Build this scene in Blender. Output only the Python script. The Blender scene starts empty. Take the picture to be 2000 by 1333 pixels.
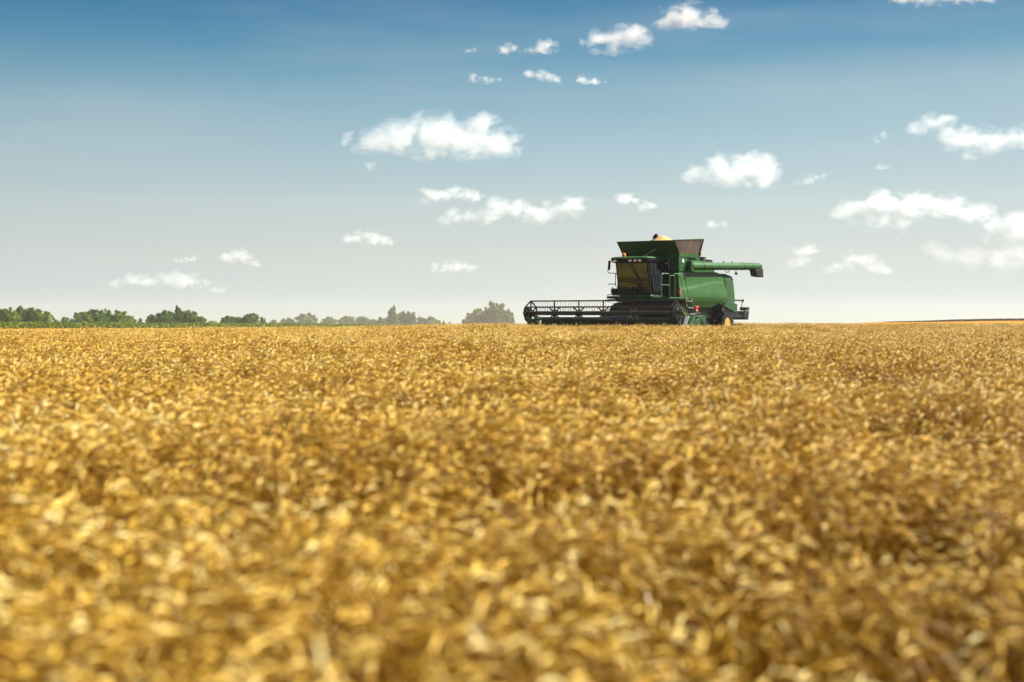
import bpy, bmesh, math, random
import numpy as np
from mathutils import Vector, Matrix, noise as mnoise

R = math.radians
random.seed(7)
rng = np.random.default_rng(7)
S = bpy.context.scene
COL = S.collection

# ------------------------------------------------------------------ camera, sky, sun, exposure
cam_d = bpy.data.cameras.new('camera')
cam = bpy.data.objects.new('camera', cam_d)
COL.objects.link(cam)
cam_d.sensor_width = 36.0
cam_d.lens = 50.0
cam_d.clip_start = 0.05
cam_d.clip_end = 20000.0
cam.location = (0, 0, 1.30)
cam.rotation_euler = (R(90 - 1.103), 0, 0)
cam_d.dof.use_dof = True
cam_d.dof.focus_distance = 62.0
cam_d.dof.aperture_fstop = 1.55
S.camera = cam

SUN_DIR = Vector((0.86, 0.24, 0.88)).normalized()
SUN_EL = math.asin(SUN_DIR.z)
SUN_AZ = math.atan2(SUN_DIR.x, SUN_DIR.y)

world = bpy.data.worlds.new('World')
S.world = world
world.use_nodes = True
wt = world.node_tree
for n in list(wt.nodes):
    wt.nodes.remove(n)
def wn(t, **k):
    n = wt.nodes.new(t)
    for a, b in k.items():
        setattr(n, a, b)
    return n
w_out = wn('ShaderNodeOutputWorld')
w_bg = wn('ShaderNodeBackground')
w_bg.inputs['Strength'].default_value = 0.070
w_tc = wn('ShaderNodeTexCoord')
w_sep = wn('ShaderNodeSeparateXYZ')
wt.links.new(w_tc.outputs['Generated'], w_sep.inputs[0])
# the deep polarised blue already starts a few degrees above the horizon: stretch the elevation the sky is read at
w_ramp = wn('ShaderNodeMapRange', interpolation_type='LINEAR')
w_ramp.inputs['From Min'].default_value = -0.03
w_ramp.inputs['From Max'].default_value = 0.30
w_ramp.inputs['To Min'].default_value = 0.02
w_ramp.inputs['To Max'].default_value = 0.95
wt.links.new(w_sep.outputs['Z'], w_ramp.inputs['Value'])
w_cmb = wn('ShaderNodeCombineXYZ')
w_x = wn('ShaderNodeMath', operation='MULTIPLY')
w_x.inputs[1].default_value = 0.45
wt.links.new(w_sep.outputs['X'], w_x.inputs[0])
wt.links.new(w_x.outputs[0], w_cmb.inputs['X'])
wt.links.new(w_sep.outputs['Y'], w_cmb.inputs['Y'])
wt.links.new(w_ramp.outputs['Result'], w_cmb.inputs['Z'])
w_nrm = wn('ShaderNodeVectorMath', operation='NORMALIZE')
wt.links.new(w_cmb.outputs[0], w_nrm.inputs[0])
w_sky = wn('ShaderNodeTexSky', sky_type='NISHITA')
w_sky.sun_disc = False
w_sky.sun_elevation = SUN_EL
w_sky.sun_rotation = SUN_AZ
w_sky.air_density = 1.0
w_sky.dust_density = 0.8
w_sky.ozone_density = 1.5
wt.links.new(w_nrm.outputs[0], w_sky.inputs['Vector'])
# graded tint over elevation: teal blue high up, warm cream at the horizon
w_tr = wn('ShaderNodeValToRGB')
w_fac = wn('ShaderNodeMapRange')
w_fac.inputs['From Min'].default_value = -0.02
w_fac.inputs['From Max'].default_value = 0.24
wt.links.new(w_sep.outputs['Z'], w_fac.inputs['Value'])
wt.links.new(w_fac.outputs['Result'], w_tr.inputs['Fac'])
SKY_TINT = [(0.0, (1.04, 0.91, 0.76)), (0.095, (1.15, 0.97, 0.77)), (0.23, (1.66, 1.19, 0.78)), (0.37, (1.78, 1.37, 0.87)), (0.51, (1.52, 1.36, 0.92)),
            (0.65, (1.16, 1.25, 0.90)), (0.788, (0.52, 0.90, 0.79)), (0.926, (0.20, 0.60, 0.68)), (1.0, (0.16, 0.52, 0.64))]
el = w_tr.color_ramp.elements
el[0].position, el[0].color = SKY_TINT[0][0], (*SKY_TINT[0][1], 1)
el[1].position, el[1].color = SKY_TINT[-1][0], (*SKY_TINT[-1][1], 1)
for p_, c_ in SKY_TINT[1:-1]:
    e_ = el.new(p_)
    e_.color = (*c_, 1)
w_mul = wn('ShaderNodeMix', data_type='RGBA', blend_type='MULTIPLY')
w_mul.inputs['Factor'].default_value = 1.0
wt.links.new(w_sky.outputs[0], w_mul.inputs['A'])
wt.links.new(w_tr.outputs['Color'], w_mul.inputs['B'])
# thin high veil drawn out in long streaks
w_mp = wn('ShaderNodeMapping')
w_mp.inputs['Scale'].default_value = (2.2, 2.2, 17.0)
w_mp.inputs['Rotation'].default_value = (0.0, R(7), 0.0)
w_nz = wn('ShaderNodeTexNoise')
w_nz.inputs['Scale'].default_value = 1.3
w_nz.inputs['Detail'].default_value = 5
w_nz.inputs['Roughness'].default_value = 0.5
wt.links.new(w_tc.outputs['Generated'], w_mp.inputs[0])
wt.links.new(w_mp.outputs[0], w_nz.inputs['Vector'])
w_vr = wn('ShaderNodeMapRange')
w_vr.inputs['From Min'].default_value = 0.42
w_vr.inputs['From Max'].default_value = 0.75
w_vr.inputs['To Max'].default_value = 0.30
wt.links.new(w_nz.outputs['Fac'], w_vr.inputs['Value'])
w_veil = wn('ShaderNodeMix', data_type='RGBA')
w_veil.inputs['B'].default_value = (3.9, 4.1, 4.0, 1)
wt.links.new(w_vr.outputs[0], w_veil.inputs['Factor'])
wt.links.new(w_mul.outputs['Result'], w_veil.inputs['A'])
wt.links.new(w_veil.outputs['Result'], w_bg.inputs['Color'])
wt.links.new(w_bg.outputs[0], w_out.inputs['Surface'])

sun_d = bpy.data.lights.new('sun', 'SUN')
sun_d.energy = 5.0
sun_d.angle = R(0.5)
sun_d.color = (1.0, 0.965, 0.915)
sun = bpy.data.objects.new('sun', sun_d)
COL.objects.link(sun)
sun.rotation_euler = (-SUN_DIR).to_track_quat('-Z', 'Y').to_euler()

S.view_settings.view_transform = 'Standard'
S.view_settings.look = 'None'
S.view_settings.exposure = 1.2
S.view_settings.gamma = 1.0
S.render.engine = 'CYCLES'
S.cycles.use_denoising = True
S.cycles.max_bounces = 12
S.cycles.diffuse_bounces = 2
S.cycles.glossy_bounces = 4
S.cycles.transmission_bounces = 6
S.cycles.transparent_max_bounces = 16
S.cycles.volume_bounces = 8
S.cycles.volume_step_rate = 0.25
S.cycles.volume_max_steps = 256
S.cycles.sample_clamp_indirect = 6.0

# ------------------------------------------------------------------ materials
def new_mat(name):
    m = bpy.data.materials.new(name)
    m.use_nodes = True
    return m, m.node_tree, m.node_tree.nodes['Principled BSDF']

def paint(name, col, rough=0.4, metal=0.0, dust=0.25, dust_col=(0.34, 0.25, 0.13), scale=2.2, spec=0.5, bump=0.0):
    m, t, b = new_mat(name)
    tc = t.nodes.new('ShaderNodeTexCoord')
    nz = t.nodes.new('ShaderNodeTexNoise')
    nz.inputs['Scale'].default_value = scale
    nz.inputs['Detail'].default_value = 7
    nz.inputs['Roughness'].default_value = 0.65
    t.links.new(tc.outputs['Object'], nz.inputs['Vector'])
    mr = t.nodes.new('ShaderNodeMapRange')
    mr.inputs['From Min'].default_value = 0.40
    mr.inputs['From Max'].default_value = 0.75
    mr.inputs['To Max'].default_value = dust
    t.links.new(nz.outputs['Fac'], mr.inputs['Value'])
    mx = t.nodes.new('ShaderNodeMix')
    mx.data_type = 'RGBA'
    mx.inputs['A'].default_value = (*col, 1)
    mx.inputs['B'].default_value = (*dust_col, 1)
    t.links.new(mr.outputs[0], mx.inputs['Factor'])
    t.links.new(mx.outputs['Result'], b.inputs['Base Color'])
    rr = t.nodes.new('ShaderNodeMapRange')
    rr.inputs['To Min'].default_value = rough
    rr.inputs['To Max'].default_value = min(1, rough + 0.35)
    t.links.new(nz.outputs['Fac'], rr.inputs['Value'])
    t.links.new(rr.outputs[0], b.inputs['Roughness'])
    b.inputs['Metallic'].default_value = metal
    b.inputs['Specular IOR Level'].default_value = spec
    if bump:
        bp = t.nodes.new('ShaderNodeBump')
        bp.inputs['Strength'].default_value = bump
        bp.inputs['Distance'].default_value = 0.02
        t.links.new(nz.outputs['Fac'], bp.inputs['Height'])
        t.links.new(bp.outputs[0], b.inputs['Normal'])
    return m

M = {}
M['green'] = paint('green_paint', (0.008, 0.072, 0.012), 0.30, dust=0.10, spec=0.3)
M['green_dusty'] = paint('dusty_green_paint', (0.015, 0.092, 0.010), 0.36, dust=0.18, dust_col=(0.20, 0.18, 0.06), spec=0.28)
M['rail_paint'] = paint('worn_rail_paint', (0.05, 0.19, 0.06), 0.35, dust=0.4)
M['yellow'] = paint('yellow_paint', (0.50, 0.29, 0.015), 0.45, dust=0.4)
M['black'] = paint('black_plastic', (0.005, 0.005, 0.006), 0.45, dust=0.04, spec=0.25)
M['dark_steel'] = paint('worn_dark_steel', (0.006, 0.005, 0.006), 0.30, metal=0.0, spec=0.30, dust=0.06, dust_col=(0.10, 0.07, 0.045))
M['bat_steel'] = paint('polished_bat_steel', (0.055, 0.05, 0.048), 0.20, metal=0.45, dust=0.15, dust_col=(0.12, 0.09, 0.06))
M['steel'] = paint('bare_steel', (0.42, 0.40, 0.37), 0.30, metal=0.85, dust=0.2)
M['rubber'] = paint('tyre_rubber', (0.012, 0.011, 0.011), 0.85, dust=0.2, dust_col=(0.05, 0.04, 0.03), spec=0.2, scale=6)
M['white'] = paint('white_paint', (0.75, 0.74, 0.70), 0.5, dust=0.15)
M['red'] = paint('red_plastic', (0.45, 0.025, 0.015), 0.35, dust=0.05)
M['orange'] = paint('orange_lens', (0.85, 0.25, 0.01), 0.25, dust=0.03)
M['lamp'] = paint('lamp_lens', (0.92, 0.86, 0.74), 0.30, dust=0.1)
M['seat'] = paint('seat_cloth', (0.05, 0.05, 0.052), 0.9, dust=0.1)
M['trim'] = paint('cab_trim', (0.10, 0.085, 0.07), 0.7, dust=0.2)
M['wood'] = paint('pole_wood', (0.10, 0.085, 0.07), 0.85, dust=0.2)

def sheet_brown():
    m, t, b = new_mat('streaked_brown_sheet')
    tc = t.nodes.new('ShaderNodeTexCoord')
    mp = t.nodes.new('ShaderNodeMapping')
    mp.inputs['Scale'].default_value = (1.0, 5.5, 0.7)
    nz = t.nodes.new('ShaderNodeTexNoise')
    nz.inputs['Scale'].default_value = 1.6
    nz.inputs['Detail'].default_value = 6
    nz.inputs['Distortion'].default_value = 0.6
    cr = t.nodes.new('ShaderNodeValToRGB')
    cr.color_ramp.elements[0].position = 0.32
    cr.color_ramp.elements[0].color = (0.018, 0.013, 0.010, 1)
    cr.color_ramp.elements[1].position = 0.72
    cr.color_ramp.elements[1].color = (0.17, 0.115, 0.085, 1)
    t.links.new(tc.outputs['Object'], mp.inputs[0])
    t.links.new(mp.outputs[0], nz.inputs['Vector'])
    t.links.new(nz.outputs['Fac'], cr.inputs['Fac'])
    t.links.new(cr.outputs[0], b.inputs['Base Color'])
    b.inputs['Roughness'].default_value = 0.6
    return m
M['brown_sheet'] = sheet_brown()

def glass(name, tint, refl, rough=0.03, fresnel=True):
    m, t, b = new_mat(name)
    t.nodes.remove(b)
    out = t.nodes['Material Output']
    tr = t.nodes.new('ShaderNodeBsdfTransparent')
    tr.inputs['Color'].default_value = (*tint, 1)
    gl = t.nodes.new('ShaderNodeBsdfGlossy')
    gl.inputs['Color'].default_value = (0.45, 0.55, 0.58, 1)
    gl.inputs['Roughness'].default_value = rough
    fr = t.nodes.new('ShaderNodeFresnel')
    fr.inputs['IOR'].default_value = 1.5
    ad = t.nodes.new('ShaderNodeMath')
    ad.operation = 'ADD'
    ad.use_clamp = True
    ad.inputs[1].default_value = refl
    t.links.new(fr.outputs[0], ad.inputs[0])
    mx = t.nodes.new('ShaderNodeMixShader')
    if fresnel: t.links.new(ad.outputs[0], mx.inputs[0])
    else: mx.inputs[0].default_value = refl
    t.links.new(tr.outputs[0], mx.inputs[1])
    t.links.new(gl.outputs[0], mx.inputs[2])
    t.links.new(mx.outputs[0], out.inputs['Surface'])
    return m
M['windscreen'] = glass('tinted_windscreen', (0.46, 0.46, 0.38), 0.09)
M['glass'] = glass('tinted_side_glass', (0.16, 0.20, 0.27), 0.07, fresnel=False)

def plantmat(name, c1, c2, c3, transl=0.25, rough=0.55, scale=0.35, spec=0.3):
    """three colours spread over mesh islands and slow noise across the ground"""
    m, t, b = new_mat(name)
    geo = t.nodes.new('ShaderNodeNewGeometry')
    cr = t.nodes.new('ShaderNodeValToRGB')
    cr.color_ramp.elements[0].color = (*c1, 1)
    cr.color_ramp.elements[1].color = (*c3, 1)
    e = cr.color_ramp.elements.new(0.5)
    e.color = (*c2, 1)
    nz = t.nodes.new('ShaderNodeTexNoise')
    nz.inputs['Scale'].default_value = scale
    nz.inputs['Detail'].default_value = 3
    t.links.new(geo.outputs['Position'], nz.inputs['Vector'])
    ad = t.nodes.new('ShaderNodeMath')
    ad.operation = 'MULTIPLY_ADD'
    ad.inputs[1].default_value = 0.62
    t.links.new(geo.outputs['Random Per Island'], ad.inputs[0])
    sb = t.nodes.new('ShaderNodeMath')
    sb.operation = 'MULTIPLY_ADD'
    sb.inputs[1].default_value = 1.0
    sb.inputs[2].default_value = -0.30
    t.links.new(nz.outputs['Fac'], sb.inputs[0])
    t.links.new(sb.outputs[0], ad.inputs[2])
    t.links.new(ad.outputs[0], cr.inputs['Fac'])
    t.links.new(cr.outputs[0], b.inputs['Base Color'])
    b.inputs['Roughness'].default_value = rough
    b.inputs['Specular IOR Level'].default_value = spec
    if transl:
        tl = t.nodes.new('ShaderNodeBsdfTranslucent')
        t.links.new(cr.outputs[0], tl.inputs['Color'])
        mx = t.nodes.new('ShaderNodeMixShader')
        mx.inputs[0].default_value = transl
        t.links.new(b.outputs[0], mx.inputs[1])
        t.links.new(tl.outputs[0], mx.inputs[2])
        t.links.new(mx.outputs[0], t.nodes['Material Output'].inputs['Surface'])
    return m
M['ear'] = plantmat('ripe_wheat_ear', (0.46, 0.20, 0.006), (0.92, 0.575, 0.075), (1.0, 0.86, 0.38), 0.10, rough=0.46, spec=0.32)
M['straw'] = plantmat('dry_wheat_straw', (0.17, 0.066, 0.0015), (0.36, 0.17, 0.004), (0.60, 0.36, 0.035), 0.10, rough=0.45)
M['crop_leaf'] = plantmat('green_crop_leaf', (0.020, 0.060, 0.003), (0.11, 0.19, 0.006), (0.50, 0.50, 0.035), 0.40)
M['dry_crop'] = plantmat('dry_brown_crop', (0.055, 0.030, 0.014), (0.095, 0.050, 0.022), (0.15, 0.085, 0.035), 0.1)
M['leaf'] = plantmat('tree_leaf', (0.035, 0.095, 0.005), (0.095, 0.21, 0.012), (0.22, 0.36, 0.030), 0.45, scale=0.12)
M['leaf_light'] = plantmat('pale_tree_leaf', (0.075, 0.15, 0.008), (0.17, 0.27, 0.018), (0.32, 0.40, 0.040), 0.45, scale=0.12)
M['bark'] = paint('bark', (0.075, 0.058, 0.042), 0.9, dust=0.2, bump=0.3)
M['grain'] = paint('wheat_grain', (0.80, 0.46, 0.14), 0.8, dust=0.5, dust_col=(0.45, 0.25, 0.08), scale=30, bump=0.5)

def groundmat():
    m, t, b = new_mat('stubble_ground')
    geo = t.nodes.new('ShaderNodeNewGeometry')
    n1 = t.nodes.new('ShaderNodeTexNoise')
    n1.inputs['Scale'].default_value = 0.08
    n1.inputs['Detail'].default_value = 6
    n2 = t.nodes.new('ShaderNodeTexNoise')
    n2.inputs['Scale'].default_value = 3.5
    n2.inputs['Detail'].default_value = 8
    t.links.new(geo.outputs['Position'], n1.inputs['Vector'])
    t.links.new(geo.outputs['Position'], n2.inputs['Vector'])
    mx = t.nodes.new('ShaderNodeMath')
    mx.operation = 'ADD'
    t.links.new(n1.outputs['Fac'], mx.inputs[0])
    t.links.new(n2.outputs['Fac'], mx.inputs[1])
    cr = t.nodes.new('ShaderNodeValToRGB')
    cr.color_ramp.elements[0].position = 0.38
    cr.color_ramp.elements[0].color = (0.34, 0.15, 0.015, 1)
    cr.color_ramp.elements[1].position = 0.66
    cr.color_ramp.elements[1].color = (0.56, 0.29, 0.04, 1)
    hv = t.nodes.new('ShaderNodeMath')
    hv.operation = 'MULTIPLY'
    hv.inputs[1].default_value = 0.5
    t.links.new(mx.outputs[0], hv.inputs[0])
    t.links.new(hv.outputs[0], cr.inputs['Fac'])
    # dark bare soil where the wheat stands, pale stubble beyond the field's far edge
    sp_ = t.nodes.new('ShaderNodeSeparateXYZ')
    t.links.new(geo.outputs['Position'], sp_.inputs[0])
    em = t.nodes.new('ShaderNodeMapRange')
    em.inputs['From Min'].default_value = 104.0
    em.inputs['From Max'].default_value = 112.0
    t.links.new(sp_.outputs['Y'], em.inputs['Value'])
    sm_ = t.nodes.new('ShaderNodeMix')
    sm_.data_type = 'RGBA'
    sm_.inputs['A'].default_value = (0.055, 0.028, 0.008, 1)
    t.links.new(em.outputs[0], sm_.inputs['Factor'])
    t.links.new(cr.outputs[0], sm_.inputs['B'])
    t.links.new(sm_.outputs['Result'], b.inputs['Base Color'])
    b.inputs['Roughness'].default_value = 0.95
    b.inputs['Specular IOR Level'].default_value = 0.05
    bp = t.nodes.new('ShaderNodeBump')
    bp.inputs['Distance'].default_value = 0.15
    t.links.new(n2.outputs['Fac'], bp.inputs['Height'])
    t.links.new(bp.outputs[0], b.inputs['Normal'])
    return m
M['ground'] = groundmat()

# ------------------------------------------------------------------ tagging helpers
def tag(o, label=None, cat=None, group=None, kind=None):
    if label: o['label'] = label
    if cat: o['category'] = cat
    if group: o['group'] = group
    if kind: o['kind'] = kind
    return o

def empty(name, loc=(0, 0, 0), rz=0.0):
    o = bpy.data.objects.new(name, None)
    o.empty_display_size = 0.3
    o.location = loc
    o.rotation_euler = (0, 0, rz)
    COL.objects.link(o)
    return o

class MB:
    """collects boxes, bars, tubes, prisms and turned shapes, then links them as one mesh object"""
    def __init__(s):
        s.v, s.f = [], []
    def add(s, vs, fs):
        k = len(s.v)
        s.v += [tuple(map(float, v)) for v in vs]
        s.f += [tuple(k + i for i in f) for f in fs]
        return s
    def box(s, x0, x1, y0, y1, z0, z1):
        vs = [(x, y, z) for z in (z0, z1) for y in (y0, y1) for x in (x0, x1)]
        return s.add(vs, [(0, 2, 3, 1), (4, 5, 7, 6), (0, 1, 5, 4), (2, 6, 7, 3), (0, 4, 6, 2), (1, 3, 7, 5)])
    def hexa(s, bot, top):
        """eight corners: bottom loop and top loop, both counter-clockwise from above"""
        vs = list(bot) + list(top)
        return s.add(vs, [(3, 2, 1, 0), (4, 5, 6, 7), (0, 1, 5, 4), (1, 2, 6, 5), (2, 3, 7, 6), (3, 0, 4, 7)])
    def slab(s, quad, n):
        """a sheet of thickness: quad of points pushed along n"""
        n = Vector(n)
        a = [Vector(q) for q in quad]
        b = [q + n for q in a]
        k = len(a)
        fs = [tuple(range(k))[::-1], tuple(range(k, 2 * k))]
        fs += [(i, (i + 1) % k, k + (i + 1) % k, k + i) for i in range(k)]
        return s.add(a + b, fs)
    def tube(s, pts, r, n=8, caps=True, closed=False):
        pts = [Vector(p) for p in pts]
        m = len(pts)
        rs = r if isinstance(r, (list, tuple)) else [r] * m
        up = None
        vs, fs = [], []
        for i, p in enumerate(pts):
            if closed:
                t = pts[(i + 1) % m] - pts[i - 1]
            else:
                t = pts[min(i + 1, m - 1)] - pts[max(i - 1, 0)]
            t.normalize()
            if up is None:
                up = t.orthogonal().normalized()
            up = (up - t * up.dot(t)).normalized()
            w = t.cross(up)
            for k in range(n):
                a = 2 * math.pi * k / n
                vs.append(p + (up * math.cos(a) + w * math.sin(a)) * rs[i])
        lim = m if closed else m - 1
        for i in range(lim):
            j = (i + 1) % m
            for k in range(n):
                k2 = (k + 1) % n
                fs.append((i * n + k, i * n + k2, j * n + k2, j * n + k))
        if caps and not closed:
            fs.append(tuple(range(n))[::-1])
            fs.append(tuple((m - 1) * n + k for k in range(n)))
        return s.add(vs, fs)
    def bar(s, a, b, w, h=None):
        """square bar between two points"""
        a, b = Vector(a), Vector(b)
        t = (b - a).normalized()
        u = Vector((0, 0, 1)) if abs(t.z) < 0.9 else Vector((1, 0, 0))
        x = t.cross(u).normalized()
        y = x.cross(t)
        h = h or w
        q = lambda p: [p + x * (i * w / 2) + y * (j * h / 2) for i, j in ((-1, -1), (1, -1), (1, 1), (-1, 1))]
        return s.add(q(a) + q(b), [(0, 1, 2, 3), (7, 6, 5, 4), (4, 5, 1, 0), (5, 6, 2, 1), (6, 7, 3, 2), (7, 4, 0, 3)])
    def lathe_x(s, c, prof, n=32):
        """turn (offset along x, radius) round the x axis through c"""
        c = Vector(c)
        m = len(prof)
        vs, fs = [], []
        for (dx, r) in prof:
            for k in range(n):
                a = 2 * math.pi * k / n
                vs.append(c + Vector((dx, r * math.cos(a), r * math.sin(a))))
        for i in range(m - 1):
            for k in range(n):
                k2 = (k + 1) % n
                fs.append((i * n + k, i * n + k2, (i + 1) * n + k2, (i + 1) * n + k))
        fs.append(tuple(range(n))[::-1])
        fs.append(tuple((m - 1) * n + k for k in range(n)))
        return s.add(vs, fs)
    def ball(s, c, rx, ry=None, rz=None, n=12, m=8, zcut=-1.0):
        ry = ry or rx
        rz = rz or rx
        c = Vector(c)
        vs, fs = [], []
        for i in range(m + 1):
            ph = math.pi * i / m
            z = max(math.cos(ph), zcut)
            for k in range(n):
                a = 2 * math.pi * k / n
                vs.append(c + Vector((rx * math.sin(ph) * math.cos(a), ry * math.sin(ph) * math.sin(a), rz * z)))
        for i in range(m):
            for k in range(n):
                k2 = (k + 1) % n
                fs.append((i * n + k, (i + 1) * n + k, (i + 1) * n + k2, i * n + k2))
        return s.add(vs, fs)
    def build(s, name, mat, parent=None, bevel=0.0, smooth=35, mats=None):
        me = bpy.data.meshes.new(name)
        me.from_pydata(s.v, [], s.f)
        bm = bmesh.new()
        bm.from_mesh(me)
        bmesh.ops.remove_doubles(bm, verts=bm.verts, dist=1e-5)
        bmesh.ops.recalc_face_normals(bm, faces=bm.faces)
        bm.to_mesh(me)
        bm.free()
        me.materials.append(mat)
        if smooth:
            me.polygons.foreach_set('use_smooth', [True] * len(me.polygons))
            me.set_sharp_from_angle(angle=R(smooth))
        me.update()
        o = bpy.data.objects.new(name, me)
        COL.objects.link(o)
        if parent: o.parent = parent
        if bevel:
            b = o.modifiers.new('bevel', 'BEVEL')
            b.width = bevel
            b.segments = 2
            b.limit_method = 'ANGLE'
            b.angle_limit = R(40)
        return o

# ------------------------------------------------------------------ terrain
U_K = np.array([-0.50, -0.36, -0.18, 0.0, 0.18, 0.27, 0.36, 0.50])
Y_K = np.array([0, 40, 60, 80, 110, 150, 200, 250, 300, 400, 600, 900, 1900.])
Z_L = [0, 0, -0.25, -0.516, -0.915, -1.06, -1.24, -1.42, -1.75, -2.5, -4.4, -7.0, -23]
Z_M = [0, 0, -0.12, -0.343, -0.68, -1.00, -1.35, -1.65, -1.97, -2.6, -4.4, -7.0, -23]
Z_C = [0, 0, 0.0, -0.14, -0.40, -0.85, -1.30, -1.75, -2.2, -3.0, -5.0, -7.5, -23]
Z_Q = [0, 0, 0.0, -0.05, -0.28, -0.50, -0.75, -1.10, -1.5, -2.4, -5.0, -8.0, -23]
Z_S = [0, 0, 0.0, -0.10, -0.34, -0.25, -0.10, -0.27, -0.4, -1.4, -4.5, -8.0, -23]
Z_R = [0, 0, 0.0, -0.11, -0.36, -0.08, 0.11, 0.04, -0.05, -1.0, -4.0, -8.0, -23]
Z_T = np.array([Z_L, Z_L, Z_M, Z_C, Z_Q, Z_S, Z_R, Z_R], float)
def ground_z(X, Y):
    X = np.asarray(X, float)
    Y = np.asarray(Y, float)
    yy = np.clip(Y, 0, 1900)
    u = np.clip(X / np.maximum(yy, 30.0), -0.4999, 0.4999)
    k = np.clip(np.searchsorted(U_K, u, side='right') - 1, 0, len(U_K) - 2)
    f = (u - U_K[k]) / (U_K[k + 1] - U_K[k])
    f = f * f * (3 - 2 * f)
    out = np.zeros(np.broadcast(X, Y).shape)
    for i in range(len(U_K) - 1):
        msk = k == i
        if not np.any(msk):
            continue
        za = np.interp(yy[msk], Y_K, Z_T[i])
        zb = np.interp(yy[msk], Y_K, Z_T[i + 1])
        out[msk] = za * (1 - f[msk]) + zb * f[msk]
    return out

xs = np.concatenate([-np.geomspace(1150, 6, 44), np.linspace(-5, 5, 6), np.geomspace(6, 1150, 44)])
ys = np.concatenate([np.linspace(-150, -10, 6), np.linspace(0, 120, 41), np.geomspace(124, 1900, 66)])
GX, GY = np.meshgrid(xs, ys)
GZ = ground_z(GX.ravel(), GY.ravel())
gv = np.stack([GX.ravel(), GY.ravel(), GZ], 1)
nx, ny = len(xs), len(ys)
gf = [(j * nx + i, j * nx + i + 1, (j + 1) * nx + i + 1, (j + 1) * nx + i) for j in range(ny - 1) for i in range(nx - 1)]
gm = bpy.data.meshes.new('ground')
gm.from_pydata(gv.tolist(), [], gf)
gm.polygons.foreach_set('use_smooth', [True] * len(gm.polygons))
gm.materials.append(M['ground'])
ground = bpy.data.objects.new('ground', gm)
COL.objects.link(ground)
tag(ground, 'golden stubble ground falling away beyond the wheat field', 'ground', kind='structure')

# ------------------------------------------------------------------ scattered ground cover (stuff)
def scatter_tree(name):
    """node tree: split the object's own library pieces off and set them on its loose points"""
    g = bpy.data.node_groups.new(name, 'GeometryNodeTree')
    g.interface.new_socket('Geometry', in_out='INPUT', socket_type='NodeSocketGeometry')
    g.interface.new_socket('Geometry', in_out='OUTPUT', socket_type='NodeSocketGeometry')
    N = g.nodes.new
    L = g.links.new
    gi, go = N('NodeGroupInput'), N('NodeGroupOutput')
    def attr(nm, dt):
        a = N('GeometryNodeInputNamedAttribute')
        a.data_type = dt
        a.inputs['Name'].default_value = nm
        return next(o for o in a.outputs if o.enabled and o.name == 'Attribute')
    pid = attr('pid', 'INT')
    cmp = N('FunctionNodeCompare')
    cmp.data_type = 'INT'
    cmp.operation = 'GREATER_EQUAL'
    ins = [i for i in cmp.inputs if i.enabled]
    L(pid, ins[0])
    ins[1].default_value = 0
    sep = N('GeometryNodeSeparateGeometry')
    sep.domain = 'POINT'
    L(gi.outputs[0], sep.inputs['Geometry'])
    L(cmp.outputs[0], sep.inputs['Selection'])
    sp = N('GeometryNodeSplitToInstances')
    sp.domain = 'POINT'
    L(sep.outputs['Selection'], sp.inputs['Geometry'])
    L(attr('pid', 'INT'), sp.inputs['Group ID'])
    mp = N('GeometryNodeMeshToPoints')
    L(sep.outputs['Inverted'], mp.inputs['Mesh'])
    ip = N('GeometryNodeInstanceOnPoints')
    L(mp.outputs[0], ip.inputs['Points'])
    L(sp.outputs['Instances'], ip.inputs['Instance'])
    ip.inputs['Pick Instance'].default_value = True
    L(attr('variant', 'INT'), ip.inputs['Instance Index'])
    er = N('FunctionNodeEulerToRotation')
    L(attr('prot', 'FLOAT_VECTOR'), er.inputs[0])
    L(er.outputs[0], ip.inputs['Rotation'])
    L(attr('pscl', 'FLOAT_VECTOR'), ip.inputs['Scale'])
    L(ip.outputs[0], go.inputs[0])
    return g

def scatter(name, lib, P, rot, scl, var, mats):
    """lib: list of (verts, faces, material index per face)"""
    V, F, MI, PID = [], [], [], []
    k = 0
    for i, (v, f, mi) in enumerate(lib):
        V.append(np.asarray(v, float))
        F += [tuple(int(a) + k for a in q) for q in f]
        MI += list(mi)
        PID += [i] * len(v)
        k += len(v)
    n = len(P)
    V = np.concatenate(V + [np.asarray(P, float)])
    me = bpy.data.meshes.new(name)
    me.from_pydata(V.tolist(), [], F)
    me.polygons.foreach_set('material_index', MI)
    me.polygons.foreach_set('use_smooth', [True] * len(F))
    for m in mats: me.materials.append(m)
    a = me.attributes.new('pid', 'INT', 'POINT')
    a.data.foreach_set('value', np.array(PID + [-1] * n, np.int32))
    a = me.attributes.new('variant', 'INT', 'POINT')
    a.data.foreach_set('value', np.concatenate([np.zeros(k), var]).astype(np.int32))
    a = me.attributes.new('prot', 'FLOAT_VECTOR', 'POINT')
    a.data.foreach_set('vector', np.concatenate([np.zeros((k, 3)), rot]).astype(np.float32).ravel())
    a = me.attributes.new('pscl', 'FLOAT_VECTOR', 'POINT')
    a.data.foreach_set('vector', np.concatenate([np.ones((k, 3)), scl]).astype(np.float32).ravel())
    me.update()
    o = bpy.data.objects.new(name, me)
    COL.objects.link(o)
    md = o.modifiers.new('scatter', 'NODES')
    md.node_group = scatter_tree(name + '_scatter')
    return o

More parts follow.
